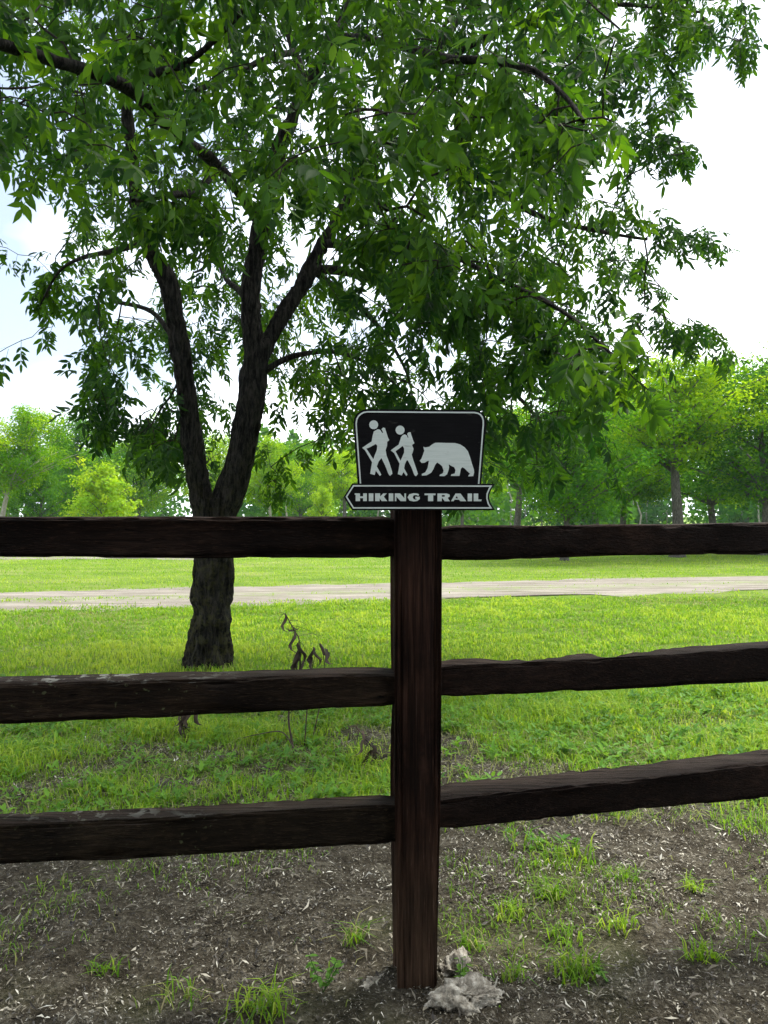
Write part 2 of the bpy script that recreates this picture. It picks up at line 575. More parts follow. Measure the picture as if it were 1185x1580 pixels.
def rail(x0, y0, zt0, zb0, x1, y1, zt1, zb1, seed, material, th=0.105, rag=0.0, ext=1.0, sag=0.0):
    """from the post (0) to the picture edge (1) and on to the next post"""
    n, k = 230, 44
    t = np.linspace(-0.045, 1 + ext, n)
    S = rsection(k)
    xs = x0 + (x1 - x0) * t
    ys = y0 + (y1 - y0) * t
    zt = zt0 + (zt1 - zt0) * t
    zb = zb0 + (zb1 - zb0) * t
    s = xs * 1.0
    n1 = lambda f, sd: vnoise(np.stack([s * f, np.full(n, sd * 3.7), np.zeros(n)], -1), seed + sd)
    zt = zt + n1(1.5, 1) * 0.005 + n1(9, 2) * 0.0015
    zb = zb + n1(1.5, 3) * 0.005 + n1(9, 4) * 0.0015
    d = (xs * 0) + th * (1 + 0.10 * n1(2, 5))
    # thinner where it goes into the mortise
    ins = 1 - 0.07 * (1 - sstep(0.0, 0.03, t))
    zm, zh = (zt + zb) / 2, (zt - zb) * ins
    V = np.zeros((n, k, 3))
    yv = S[None, :, 0] * d[:, None] * ins[:, None]
    zv = S[None, :, 1] * zh[:, None]
    V[:, :, 0] = xs[:, None]
    V[:, :, 1] = ys[:, None] + yv + th / 2
    V[:, :, 2] = zm[:, None] + zv
    # long checks, splinters and uneven faces
    an = np.arange(k)[None] + np.zeros((n, 1))
    q = np.stack([V[:, :, 0] * 1.6, an * 0.62, np.full((n, k), seed * 1.3)], -1)
    gr = vnoise(q, seed) * 0.0035 + vnoise(q * np.array([3, 2, 1]), seed + 8) * 0.002
    chk = vnoise(q * np.array([0.6, 1.3, 1]), seed + 20)
    gr = gr - 0.009 * np.exp(-(chk / 0.05) ** 2)
    nrm = np.stack([np.zeros((n, k)), np.repeat(S[None, :, 0], n, 0), np.repeat(S[None, :, 1], n, 0)], -1)
    nrm /= np.linalg.norm(nrm, axis=-1, keepdims=True)
    cor = np.exp(-((np.abs(S[:, 0]) - np.abs(S[:, 1])) / 0.10) ** 2)[None]
    ed = np.maximum(0, vnoise(np.stack([V[:, :, 0] * 22, an * 0.15, np.full((n, k), 2.0)], -1), seed + 40) - 0.05)
    gr = gr - cor * ed * 0.011
    V += nrm * gr[..., None]
    top = sstep(0.25, 0.45, S[:, 1])[None]
    if rag:
        sp = vnoise(np.stack([V[:, :, 0] * 9, V[:, :, 1] * 30, np.zeros((n, k))], -1), seed + 30) + 0.6 * vnoise(np.stack([V[:, :, 0] * 30, V[:, :, 1] * 60, np.zeros((n, k))], -1), seed + 31)
        patch = sstep(0.0, 0.35, vnoise(np.stack([V[:, :, 0] * 2.6, V[:, :, 1] * 3, np.zeros((n, k))], -1), seed + 32) + 0.1)
        V[:, :, 2] -= top * rag * patch * (0.6 + 0.6 * sp)
    i = np.arange(n - 1)[:, None] * k
    j = np.arange(k)[None]
    j2 = (j + 1) % k
    Q = np.stack([i + j, i + j2, i + k + j2, i + k + j], -1).reshape(-1, 4)
    caps = [np.arange(k)[::-1][None], (np.arange(k) + (n - 1) * k)[None]]
    if x1 < x0:
        Q = Q[:, ::-1]; caps = [c[:, ::-1] for c in caps]
    Q = Q[:, ::-1]; caps = [c[:, ::-1] for c in caps]
    return part('rail', V.reshape(-1, 3), [Q, np.concatenate(caps)], material, fence, True)

PLX, PRX = P(606, 800, 2.02)[0], P(686, 800, 2.03)[0]
def zz(py, d): return CAMZ - (py - HY) / FPX * d
LX, RX = (0 - CX) / FPX * 1.90, (1185 - CX) / FPX * 2.30
def lrail(a, b_, c, d_, seed, mt, **kw): rail(PLX, 2.02, zz(a, 2.02), zz(b_, 2.02), LX, 1.90, zz(c, 1.90), zz(d_, 1.90), seed, mt, **kw)
def rrail(a, b_, c, d_, seed, mt, **kw): rail(PRX, 2.03, zz(a, 2.03), zz(b_, 2.03), RX, 2.30, zz(c, 2.30), zz(d_, 2.30), seed, mt, **kw)
lrail(800, 863, 798, 862, 101, M['rail'])
lrail(1041, 1090, 1056, 1120, 102, M['rail_lichen'], th=0.115)
lrail(1243, 1301, 1273, 1336, 103, M['rail_moss'], th=0.085)
rrail(814, 866, 806, 855, 104, M['rail'])
rrail(1030, 1076, 1000, 1049, 105, M['rail'], rag=0.014)
rrail(1234, 1281, 1176, 1231, 106, M['rail'], th=0.125, rag=0.005)

def post(cx, cy, ang, w_, h, seed):
    n, k = 150, 64
    S = rsection(k)
    z = np.linspace(-0.12, h, n)
    V = np.zeros((n, k, 3))
    tw = np.full(n, w_) * (1 - 0.13 * (1 - sstep(0.0, 0.55, z)))
    aa = np.arange(k)[None] + np.zeros((n, 1))
    q = np.stack([aa * 0.42, np.repeat(z[:, None], k, 1) * 0.8, np.full((n, k), seed * 1.0)], -1)
    gr = vnoise(q, seed) * 0.004 + vnoise(q * np.array([3, 1.6, 1]), seed + 3) * 0.0022
    chk = vnoise(q * np.array([1.0, 0.5, 1]), seed + 9)
    gr -= 0.011 * np.exp(-(chk / 0.045) ** 2)
    c, s = math.cos(ang), math.sin(ang)
    sx = S[None, :, 0] * tw[:, None] + gr * np.sign(S[None, :, 0]) * np.abs(S[None, :, 0]) * 2
    sy = S[None, :, 1] * tw[:, None] + gr * np.sign(S[None, :, 1]) * np.abs(S[None, :, 1]) * 2
    wob = vnoise(np.stack([z * 1.7, z * 0, z * 0], -1), seed + 5) * 0.004
    V[:, :, 0] = cx + sx * c - sy * s + wob[:, None]
    V[:, :, 1] = cy + sx * s + sy * c
    V[:, :, 2] = z[:, None]
    i = np.arange(n - 1)[:, None] * k
    j = np.arange(k)[None]
    j2 = (j + 1) % k
    Q = np.stack([i + j, i + j2, i + k + j2, i + k + j], -1).reshape(-1, 4)
    return part('post', V.reshape(-1, 3), [Q, (np.arange(k) + (n - 1) * k)[None]], M['post'], fence, True)
post(0.087, 2.068, R(6), 0.119, 1.335, 61)
post(LX * 2 + 0.05, 1.83, R(6), 0.12, 1.33, 62)
post(RX * 2 - 0.05, 2.62, R(8), 0.12, 1.33, 63)

# ================================================================== trail sign
SD, SCX, SBY = 1.985, 646.0, 787.0
sign_ang = R(3.5)
SB = P(SCX, SBY, SD)
sign = thing('trail_sign', tuple(SB), 'black wooden hiking trail sign with two hikers and a bear, on the fence post', 'sign')
sign.rotation_euler = (0, 0, sign_ang)
SK = SD / FPX

def shape(name, loops, z0, z1, material, parent):
    """flat outline(s) in photo pixels -> slab from z0 to z1 in front of the post (toward the viewer)"""
    cu = bpy.data.curves.new(name, 'CURVE')
    cu.dimensions = '2D'
    cu.fill_mode = 'BOTH'
    cu.extrude = (z1 - z0) / 2
    for lp in loops:
        s = cu.splines.new('POLY')
        s.points.add(len(lp) - 1)
        for p, (x, y) in zip(s.points, lp):
            p.co = ((x - SCX) * SK, (SBY - y) * SK, 0, 1)
        s.use_cyclic_u = True
    tmp = bpy.data.objects.new('tmp', cu)
    col.objects.link(tmp)
    dg = bpy.context.evaluated_depsgraph_get()
    me = bpy.data.meshes.new_from_object(tmp.evaluated_get(dg))
    bpy.data.objects.remove(tmp)
    bpy.data.curves.remove(cu)
    for v in me.vertices:
        x, y, z = v.co
        v.co = (x, -(z + (z0 + z1) / 2), y)
    me.name = name
    me.materials.clear()
    me.update()
    return link(name, me, material, parent)

def inset(poly, d):
    poly = np.array(poly, float)
    nx_, pv = np.roll(poly, -1, 0), np.roll(poly, 1, 0)
    e1, e2 = poly - pv, nx_ - poly
    area = np.sum(poly[:, 0] * nx_[:, 1] - nx_[:, 0] * poly[:, 1])
    sg = 1 if area > 0 else -1
    nn = lambda e: np.stack([-e[:, 1], e[:, 0]], -1) / (np.linalg.norm(e, axis=1)[:, None] + 1e-9)
    a, b_ = nn(e1) * sg, nn(e2) * sg
    m_ = a + b_
    m_ = m_ / (1 + np.sum(a * b_, 1))[:, None]
    return [tuple(p) for p in poly + m_ * d]

board_o = [(552.2, 758), (551.9, 749), (545.6, 664), (545.2, 655), (546.3, 647.5), (549.5, 641.5), (554.5, 637), (560, 634.2), (566, 633.2),
           (731, 633), (737.5, 634), (743, 637), (747, 642), (748.9, 648.5), (749, 656), (741.6, 749), (740.9, 758)]
board = shape('board', [board_o], 0.0, 0.016, M['sign_black'], sign)
shape('border', [inset(board_o, 3.1), inset(board_o, 5.2)], 0.0155, 0.0172, M['sign_white'], board)
ban_o = [(530.3, 767), (543.2, 746.8), (762.3, 746.8), (756.5, 756), (753.5, 763), (753.2, 769), (755.2, 776), (762.3, 787.3), (543.2, 787.4)]
banner = shape('banner', [ban_o], 0.0022, 0.0225, M['sign_black'], sign)
shape('border', [inset(ban_o, 2.5), inset(ban_o, 4.6)], 0.022, 0.0235, M['sign_white'], banner)

Z3 = lambda pts: [(540 + x / 10.773, 625 + y / 10.773) for x, y in pts]
Z4 = lambda pts: [(640 + x / 9.875, 665 + y / 9.875) for x, y in pts]
Z1 = lambda pts: [(535 + x / 9.875, 740 + y / 9.875) for x, y in pts]
Z2 = lambda pts: [(645 + x / 9.875, 740 + y / 9.875) for x, y in pts]
circ = lambda x, y, r: [(x + r * math.cos(a * math.tau / 28), y + r * math.sin(a * math.tau / 28)) for a in range(28)]
h1 = [(455,418),(490,425),(530,480),(545,472),(518,415),(545,390),(575,400),(590,450),(625,560),(645,595),(610,625),(608,690),(585,760),(600,850),(650,980),(690,1110),(695,1150),(655,1185),(630,1150),(575,1010),(515,890),(470,950),(440,1030),(515,1165),(490,1185),(422,1100),(405,1170),(330,1150),(340,1090),(362,960),(245,765),(200,725),(300,655),(355,620),(370,530),(390,455)]
h1h = [(268,738),(330,712),(425,660),(448,690),(440,760),(400,860),(382,912)]
h2 = [(900,500),(930,515),(953,560),(962,545),(940,490),(965,465),(998,465),(1005,500),(1045,615),(1060,645),(1020,672),(1045,740),(1030,800),(1015,830),(1040,920),(1085,1050),(1118,1150),(1085,1188),(1060,1170),(1010,1040),(950,925),(930,930),(900,1000),(890,1060),(945,1160),(925,1185),(880,1120),(850,1178),(785,1155),(800,1080),(815,985),(725,808),(670,765),(720,725),(800,670),(820,610),(840,545),(870,510)]
h2h = [(748,778),(800,740),(865,690),(890,730),(890,800),(855,880),(830,935)]
bear = [(120,248),(150,258),(210,248),(250,215),(300,188),(350,186),(480,190),(600,190),(680,210),(750,255),(800,315),(830,400),(860,500),(890,590),(895,630),(880,690),(805,695),(810,675),(835,655),(800,625),(745,570),(715,555),(690,580),(680,640),(670,688),(540,688),(545,665),(600,650),(610,600),(590,555),(545,535),(505,512),(512,560),(500,610),(480,665),(440,692),(365,690),(372,668),(415,650),(430,610),(405,540),(370,510),(330,485),(300,520),(270,590),(240,640),(170,680),(100,685),(95,660),(150,635),(185,570),(205,460),(180,465),(140,490),(95,495),(65,460),(90,430),(110,380),(135,310)]
o = shape('hiker_figure', [Z3(h1), Z3(h1h), Z3(circ(388, 345, 73))], 0.0155, 0.0175, M['sign_white'], sign)
o['label'] = 'taller white hiker figure with pole'
o = shape('hiker_figure', [Z3(h2), Z3(h2h), Z3(circ(823, 430, 74))], 0.0155, 0.0175, M['sign_white'], sign)
o['label'] = 'shorter white hiker figure with pole'
shape('bear_figure', [Z4(bear)], 0.0155, 0.0175, M['sign_white'], sign)
rect = lambda a, b_, c=215, d=331: [(a, c), (b_, c), (b_, d), (a, d)]
letters = [
 [Z1([(118,215),(198,215),(198,260),(245,260),(245,215),(300,215),(300,331),(245,331),(245,287),(198,287),(198,331),(133,331),(133,236),(118,236)])],
 [Z1(rect(330, 398))],
 [Z1([(425,215),(500,215),(500,262),(548,215),(600,215),(555,265),(608,331),(525,331),(492,290),(492,331),(425,331)])],
 [Z1(rect(630, 698))],
 [Z1([(722,215),(800,215),(866,288),(866,215),(890,215),(890,331),(808,331),(744,262),(744,331),(722,331)])],
 [Z1([(1085,228),(1080,252),(1040,238),(1008,242),(990,272),(1008,304),(1042,308),(1056,296),(1032,292),(1032,264),(1097,264),(1097,302),(1060,328),(1005,336),(945,322),(913,275),(940,228),(1005,211),(1060,216)])],
 [Z2([(85,215),(250,215),(250,241),(215,241),(215,332),(138,332),(138,241),(85,241)])],
 [Z2([(280,215),(420,215),(462,230),(468,258),(435,281),(468,332),(390,332),(357,287),(345,287),(345,332),(280,332)]), Z2([(345,238),(385,238),(397,250),(385,264),(345,264)])],
 [Z2([(555,215),(630,215),(718,332),(630,332),(607,307),(540,307),(525,332),(485,332)]), Z2([(552,289),(594,289),(572,252)])],
 [Z2(rect(740, 805, 215, 332))],
 [Z2([(832,215),(900,215),(900,305),(952,305),(945,332),(832,332)])],
]
for lp in letters:
    shape('letter', lp, 0.022, 0.0238, M['sign_white'], banner)

# ================================================================== leaves
def leaflet(n_=2):
    """unit leaflet along +x, folded on its midrib; n_ = 2 coarse, 5 fine"""
    if n_ == 2:
        V = np.array([[0, 0, 0], [.24, .44, .0], [.24, -.44, .0], [.45, 0, -.10], [.66, .38, -.06], [.66, -.38, -.06], [1, 0, -.20]])
        F = np.array([[0, 3, 1], [0, 2, 3], [1, 3, 4], [2, 5, 3], [3, 6, 4], [3, 5, 6]])
        return V, F
    xs = [0, .16, .36, .58, .8, 1]
    ws = [0.02, .34, .5, .42, .2, 0]
    V, F = [], []
    for x, w_ in zip(xs, ws):
        z = -0.22 * x * x
        V += [[x, w_, z], [x, 0, z - .10 * (w_ + .1)], [x, -w_, z]]
    for i in range(5):
        a = i * 3
        F += [[a, a + 1, a + 4, a + 3], [a + 1, a + 2, a + 5, a + 4]]
    return np.array(V), np.array(F)

def rotm(ax, an):
    return np.array(Matrix.Rotation(an, 3, Vector(ax)))

def compound(seed, n_=2, pairs=3):
    r = np.random.default_rng(seed)
    A = Acc()
    lv, lf = leaflet(n_)
    zr = lambda x: -0.22 * x * x
    spots = []
    for k in range(pairs):
        x = 0.34 + 0.54 * k / (pairs - 1)
        spots += [(x, 1), (x, -1)]
    spots.append((1.0, 0))
    for x, s in spots:
        ln = 0.44 * (0.85 + 0.3 * r.random()) * (0.85 if x < 0.4 else 1) * (1.1 if s == 0 else 1)
        wd = ln * (0.31 + 0.11 * r.random())
        v = lv * np.array([ln, wd, ln])
        v = v @ rotm((1, 0, 0), r.normal(0, .35) + s * 0.25).T
        v = v @ rotm((0, 1, 0), 0.5 + r.normal(0, .28)).T
        v = v @ rotm((0, 0, 1), s * (0.85 + r.normal(0, .12)) + (r.normal(0, .15) if s == 0 else 0)).T
        v = v + np.array([x, s * 0.01, zr(x)])
        A.add(v, lf, 0.5 + r.normal(0, .10))
    rv = []
    for x in (0, .5, 1):
        rv += [[x, .008, zr(x)], [x, -.008, zr(x)]]
    A.add(np.array(rv), np.array([[0, 1, 3, 2], [2, 3, 5, 4]]) if n_ > 2 else np.array([[0, 1, 3], [0, 3, 2], [2, 3, 5], [2, 5, 4]]), 0.6)
    return A.arrays()

# ================================================================== the shade tree
TB = P(320, 1032, 6.32)
TB[2] = 0
tree = thing('ash_tree', tuple(TB), 'large ash tree with a dark forked trunk just behind the fence', 'tree')

def limb_path(pts):
    """(px, py, depth, radius) -> resampled path and radii"""
    q = [np.append(P(a, b_, d), r) for a, b_, d, r in pts]
    c = catmull(q, 0.045)
    return c[:, :3], c[:, 3]

trunk_pts = [(318, 1052, 6.32, 0.1925), (319, 1030, 6.32, 0.1711), (322, 1000, 6.32, 0.1557), (326, 940, 6.32, 0.1437), (330, 880, 6.32, 0.1352), (331, 830, 6.32, 0.1412), (330, 795, 6.32, 0.1497), (328, 770, 6.32, 0.1412)]
limbs = {
 'l': [(326, 812, 6.32, 0.0897), (312, 775, 6.32, 0.0952), (302, 730, 6.30, 0.0811), (294, 660, 6.25, 0.0749), (284, 580, 6.18, 0.0686), (271, 500, 6.10, 0.0640), (258, 435, 6.05, 0.0608), (235, 395, 6.0, 0.0546), (215, 352, 5.9, 0.0484), (208, 290, 5.8, 0.0429), (200, 200, 5.7, 0.0374), (188, 90, 5.6, 0.0312), (178, -40, 5.5, 0.0250), (170, -180, 5.4, 0.0156)],
 'm': [(336, 815, 6.32, 0.1100), (350, 772, 6.32, 0.1126), (370, 715, 6.33, 0.1038), (382, 650, 6.34, 0.0986), (390, 590, 6.35, 0.0968), (390, 530, 6.36, 0.0862), (386, 460, 6.36, 0.0722), (394, 385, 6.34, 0.0634), (410, 310, 6.3, 0.0581), (432, 230, 6.25, 0.0528), (468, 140, 6.2, 0.0484), (515, 60, 6.1, 0.0422), (552, -20, 6.0, 0.0352), (600, -160, 5.9, 0.0211)],
 'r': [(393, 580, 6.36, 0.0688), (408, 535, 6.4, 0.0658), (436, 488, 6.48, 0.0581), (466, 440, 6.55, 0.0520), (492, 390, 6.6, 0.0459), (520, 335, 6.65, 0.0428), (556, 270, 6.7, 0.0383), (600, 190, 6.75, 0.0337), (660, 100, 6.8, 0.0275), (730, 0, 6.85, 0.0199)],
 'a': [(400, 345, 6.3, 0.0338), (378, 312, 6.0, 0.0375), (345, 272, 5.55, 0.0375), (300, 228, 5.0, 0.0368), (255, 190, 4.5, 0.0353), (215, 150, 4.1, 0.0338), (170, 122, 3.8, 0.0315), (100, 95, 3.5, 0.0285), (30, 72, 3.25, 0.0255), (-60, 45, 3.0, 0.0210), (-200, 20, 2.7, 0.0135)],
 'b': [(200, 140, 4.0, 0.0255), (240, 112, 3.8, 0.0210), (290, 92, 3.6, 0.0150), (350, 40, 3.4, 0.0112), (420, -40, 3.2, 0.0075)],
 'c': [(545, 10, 6.0, 0.0280), (505, 58, 5.5, 0.0238), (460, 76, 5.0, 0.0210), (410, 85, 4.5, 0.0182), (350, 116, 4.0, 0.0154), (310, 135, 3.6, 0.0098)],
 'd': [(405, 575, 6.35, 0.0259), (432, 558, 6.3, 0.0245), (465, 547, 6.2, 0.0216), (520, 545, 6.0, 0.0180), (570, 560, 5.8, 0.0130), (620, 600, 5.6, 0.0079)],
 'e': [(500, 375, 6.6, 0.0360), (545, 375, 6.3, 0.0288), (600, 362, 5.9, 0.0240), (660, 372, 5.4, 0.0208), (740, 410, 4.9, 0.0176), (830, 455, 4.3, 0.0136), (900, 500, 3.8, 0.0096), (960, 565, 3.4, 0.0064)],
 'f': [(590, 210, 6.75, .045), (640, 230, 6.6, .038), (710, 260, 6.5, .032), (800, 310, 6.6, .026), (900, 350, 6.8, .02), (1000, 365, 7.0, .012)],
 'g': [(480, 415, 6.55, .045), (540, 420, 6.7, .036), (620, 455, 6.9, .03), (700, 520, 7.1, .024), (790, 600, 7.2, .018), (860, 690, 7.2, .010)],
 'h': [(225, 372, 5.95, 0.0280), (180, 385, 6.1, 0.0224), (130, 395, 6.3, 0.0175), (90, 420, 6.5, 0.0112), (60, 470, 6.6, 0.0063)],
 'i': [(278, 540, 6.14, 0.0245), (235, 480, 6.4, 0.0196), (180, 470, 6.7, 0.0154)],
 'j': [(650, 115, 6.8, .04), (740, 60, 6.7, .034), (850, 20, 6.6, .026), (960, 5, 6.6, .018), (1090, 20, 6.7, .010)],
 'k': [(520, 55, 6.1, .035), (600, 60, 5.3, .03), (690, 80, 4.6, .024), (780, 100, 4.0, .018), (860, 130, 3.5, .012), (905, 180, 3.2, .008)],
 'm2': [(470, 130, 6.2, .036), (440, 30, 6.6, .03), (400, -80, 7.0, .02), (360, -200, 7.3, .012)],
 'n': [(420, 270, 6.27, .035), (450, 250, 5.5, .028), (490, 260, 4.7, .022), (540, 280, 4.0, .016), (600, 320, 3.4, .010)],
 'q': [(388, 470, 6.36, .03), (360, 440, 7.0, .026), (330, 400, 7.7, .02), (300, 420, 8.3, .012)],
 's': [(480, 415, 6.55, .03), (560, 480, 7.2, .024), (620, 560, 7.6, .016), (640, 620, 7.8, .009)],
 'u': [(330, 262, 5.3, .03), (300, 290, 4.7, .024), (250, 300, 4.1, .018), (200, 310, 3.6, .010)],
}

def bark_tube(path, rad, sides, seed, amp):
    V, Q = tube(path, rad, sides)
    n = len(path)
    c = np.repeat(path, sides, 0)
    nr = V - c
    ln = np.linalg.norm(nr, axis=1)[:, None] + 1e-9
    nr = nr / ln
    q = V * np.array([1, 1, 0.25])
    rd = 1 - np.abs(vnoise(q * 25, seed)) * 2.4 + 0.5 * vnoise(q * 52, seed + 9)
    h = rd * amp + vnoise(V * 5, seed + 3) * amp * 1.2
    V = V + nr * h[:, None] * np.minimum(1, ln / 0.05)
    return V, Q

tp, tr_ = limb_path(trunk_pts)
tp2 = catmull(np.concatenate([tp, tr_[:, None]], 1), 0.018)
V, Q = bark_tube(tp2[:, :3], tp2[:, 3], 110, 3, 0.024)
# root flare
zc = V[:, 2]
ang = np.arctan2(V[:, 1] - TB[1], V[:, 0] - TB[0])
fl = np.exp(-np.clip(zc, 0, 9) / 0.12) * (0.03 + 0.05 * np.cos(ang * 5 + 0.6) * np.cos(ang * 2))
V[:, 0] += np.cos(ang) * fl
V[:, 1] += np.sin(ang) * fl
trunk = part('trunk', V, Q, M['bark'], tree, True)

nodesP, nodesPar, nodesR = [], [], []
for key, pts in limbs.items():
    p_, r_ = limb_path(pts)
    # slow natural wander
    s = np.arange(len(p_))
    wob = np.stack([vnoise(np.stack([s * 0.09, s * 0 + ord(key[0]), s * 0 + k], -1), 70 + k) for k in range(3)], -1)
    amp = 0.025 * sstep(0, 25, s)[:, None]
    if key in 'lm': amp = amp * 0.35
    p_ = p_ + wob * amp
    big = r_.max() > 0.06
    if big:
        pr = catmull(np.concatenate([p_, r_[:, None]], 1), 0.02)
        V, Q = bark_tube(pr[:, :3], pr[:, 3], 64, ord(key[0]), 0.014)
    else:
        V, Q = bark_tube(p_, r_, 14, ord(key[0]), 0.004)
    part('branch', V, Q, M['bark'], trunk, True)
    st = 8 if key in ('l', 'm') else 3
    base0 = len(nodesP)
    for i in range(0, len(p_), 2):
        if key in ('l', 'm', 'r') and P(0, 0, 1)[0] is not None:
            if p_[i, 2] < 2.3: continue
        nodesP.append(p_[i])
limbN = len(nodesP)

# ---- where the crown grows: outline seen from the path, at its own depths
def inpoly(px, py, poly):
    poly = np.array(poly, float)
    ins = np.zeros(len(px), bool)
    j = len(poly) - 1
    for i in range(len(poly)):
        xi, yi = poly[i]; xj, yj = poly[j]
        c = ((yi > py) != (yj > py)) & (px < (xj - xi) * (py - yi) / (yj - yi + 1e-12) + xi)
        ins ^= c
        j = i
    return ins

crownA = [(-260, -420), (1000, -420), (1160, -150), (1130, 40), (1065, 80), (1055, 210), (1000, 240), (985, 290), (1000, 400), (985, 470), (960, 560), (930, 640), (880, 690), (770, 700), (700, 640), (560, 600), (500, 640), (420, 610), (330, 640), (290, 690), (150, 655), (175, 590), (115, 530), (95, 470), (105, 380), (60, 250), (-20, 215), (-260, 215)]
def sample_poly(poly, n, dfun):
    px = rng.uniform(min(p[0] for p in poly), max(p[0] for p in poly), n * 4)
    py = rng.uniform(min(p[1] for p in poly), max(p[1] for p in poly), n * 4)
    k = inpoly(px, py, poly)
    px, py = px[k][:n], py[k][:n]
    return px, py, dfun(px, py)

targets = []
def put(px, py, d):
    for a, b_, c in zip(px, py, d):
        targets.append(P(a, b_, c))

# body of the crown
px, py, d = sample_poly(crownA, 1290, lambda x, y: None)
ell = np.clip(1 - ((px - 440) / 720) ** 2, 0.05, 1) ** 0.5
d = 6.7 + rng.uniform(-1, 1, len(px)) * 2.6 * ell
stem = (px > 225) & (px < 500) & (py > 380)
d = np.where(stem, rng.uniform(6.9, 9.2, len(px)), d)
gap = ((np.hypot((px - 345) / 40, (py - 590) / 60) < 1) | (np.hypot((px - 470) / 60, (py - 640) / 45) < 1))
keep = ~gap
put(px[keep], py[keep], d[keep])
# the far side of the crown and its right flank
px, py, d = sample_poly(crownA, 150, lambda x, y: rng.uniform(7.2, 9.3, len(x)))
keep = ~(np.hypot((px - 345) / 40, (py - 590) / 60) < 1)
put(px[keep], py[keep], d[keep])
px, py, d = sample_poly([(820, -60), (1110, -60), (1060, 200), (980, 300), (1000, 420), (970, 560), (900, 660), (760, 700), (720, 560), (800, 300)], 40, lambda x, y: rng.uniform(6.2, 8.4, len(x)))
put(px, py, d)
# boughs reaching over the path
near = [(-150, -300), (860, -300), (960, 60), (900, 260), (760, 300), (640, 300), (520, 330), (380, 380), (230, 330), (90, 280), (-120, 200)]
px, py, d = sample_poly(near, 300, lambda x, y: rng.uniform(2.8, 4.4, len(x)))
la = np.array([p[:3] for p in limbs['a']], float)
clear = np.array([np.min(np.hypot(la[:, 0] - a, la[:, 1] + 5 - b_)) for a, b_ in zip(px, py)]) > 40
put(px[clear], py[clear], d[clear])
def along(a, b_, n, sx, sy, sd):
    t = rng.random(n) ** 0.8
    a, b_ = np.array(a, float), np.array(b_, float)
    q = a + (b_ - a) * t[:, None]
    put(q[:, 0] + rng.normal(0, sx, n), q[:, 1] + rng.normal(0, sy, n), np.maximum(2.7, q[:, 2] + rng.normal(0, sd, n)))
along((640, 360, 5.4), (965, 560, 3.3), 60, 30, 32, 0.2)
along((560, 420, 5.6), (800, 560, 4.8), 28, 40, 40, 0.3)
along((700, 80, 4.6), (900, 200, 3.2), 45, 50, 50, 0.25)
along((560, 300, 4.2), (680, 420, 3.6), 25, 40, 30, 0.2)
along((180, 300, 3.8), (320, 330, 4.4), 20, 40, 25, 0.2)
along((980, 340, 7.0), (1105, 370, 7.0), 16, 15, 16, 0.3)
along((980, 470, 7.2), (1120, 540, 7.2), 22, 20, 18, 0.3)
along((1010, 60, 6.7), (1165, 60, 6.8), 24, 20, 30, 0.3)
along((1000, 180, 6.8), (1060, 240, 6.8), 14, 14, 16, 0.3)
along((700, 560, 6.6), (850, 750, 7.0), 28, 50, 35, 0.6)
along((540, 600, 6.0), (690, 680, 6.6), 24, 30, 30, 0.4)
along((145, 540, 6.8), (165, 650, 6.8), 24, 14, 20, 0.3)
along((150, 640, 6.8), (290, 690, 6.8), 34, 25, 30, 0.4)
along((70, 490, 6.7), (85, 400, 6.6), 12, 8, 25, 0.3)
along((510, 640, 7.2), (540, 680, 7.4), 8, 12, 14, 0.3)
along((395, 690, 7.2), (420, 740, 7.2), 6, 10, 18, 0.1)
along((-42, 350, 6.0), (-34, 375, 6.0), 4, 4, 6, 0.1)
along((-44, 580, 6.0), (-38, 620, 6.0), 5, 4, 8, 0.1)
along((320, 520, 7.6), (345, 650, 7.6), 10, 16, 20, 0.4)
along((425, 560, 7.0), (545, 600, 6.8), 26, 25, 30, 0.4)
targets = np.array(targets)

# ---- twigs: each tip joins the nearest wood already grown
NP = np.array(nodesP)
d0 = np.array([np.min(np.sum((NP - t) ** 2, 1)) for t in targets])
order = np.argsort(d0)
Pn = np.zeros((60000, 3)); Pn[:limbN] = NP
par = np.full(60000, -1); cnt = limbN
chains, tips = [], []
for t in targets[order]:
    dd = Pn[:cnt] - t
    cost = np.sum(dd ** 2, 1) + 0.25 * np.maximum(0, Pn[:cnt, 2] - t[2] - 0.5) ** 2
    k = int(np.argmin(cost))
    a = Pn[k]
    ln = np.linalg.norm(t - a)
    if ln < 0.06: continue
    m_ = max(2, int(ln / 0.10))
    mid = (a + t) / 2 + np.array([0, 0, 0.16 * ln]) + rng.normal(0, 0.07 * ln, 3)
    u = (np.arange(1, m_ + 1) / m_)[:, None]
    path = (1 - u) ** 2 * a + 2 * u * (1 - u) * mid + u ** 2 * t
    path = path + rng.normal(0, 0.008, path.shape)
    idx = np.arange(cnt, cnt + m_)
    Pn[idx] = path
    par[idx] = np.concatenate([[k], idx[:-1]])
    cnt += m_
    chains.append((k, idx))
    tips.append(idx[-1])
rad = np.zeros(cnt)
acc = np.zeros(cnt)
for i in range(cnt - 1, limbN - 1, -1):
    rad[i] = max(0.0028, acc[i] ** (1 / 2.4))
    p_ = par[i]
    if p_ >= limbN: acc[p_] += rad[i] ** 2.4
rad = np.minimum(rad, 0.024)
TA = Acc()
for k, idx in chains:
    pth = np.concatenate([Pn[k][None], Pn[idx]])
    rr = np.concatenate([[rad[idx[0]]], rad[idx]])
    V, Q = tube(pth, rr, 4)
    TA.add(V, Q)
V, F, _ = TA.arrays()
tw = part('twigs', V, F, M['twig'], tree, True)
tag(tw, kind='stuff')

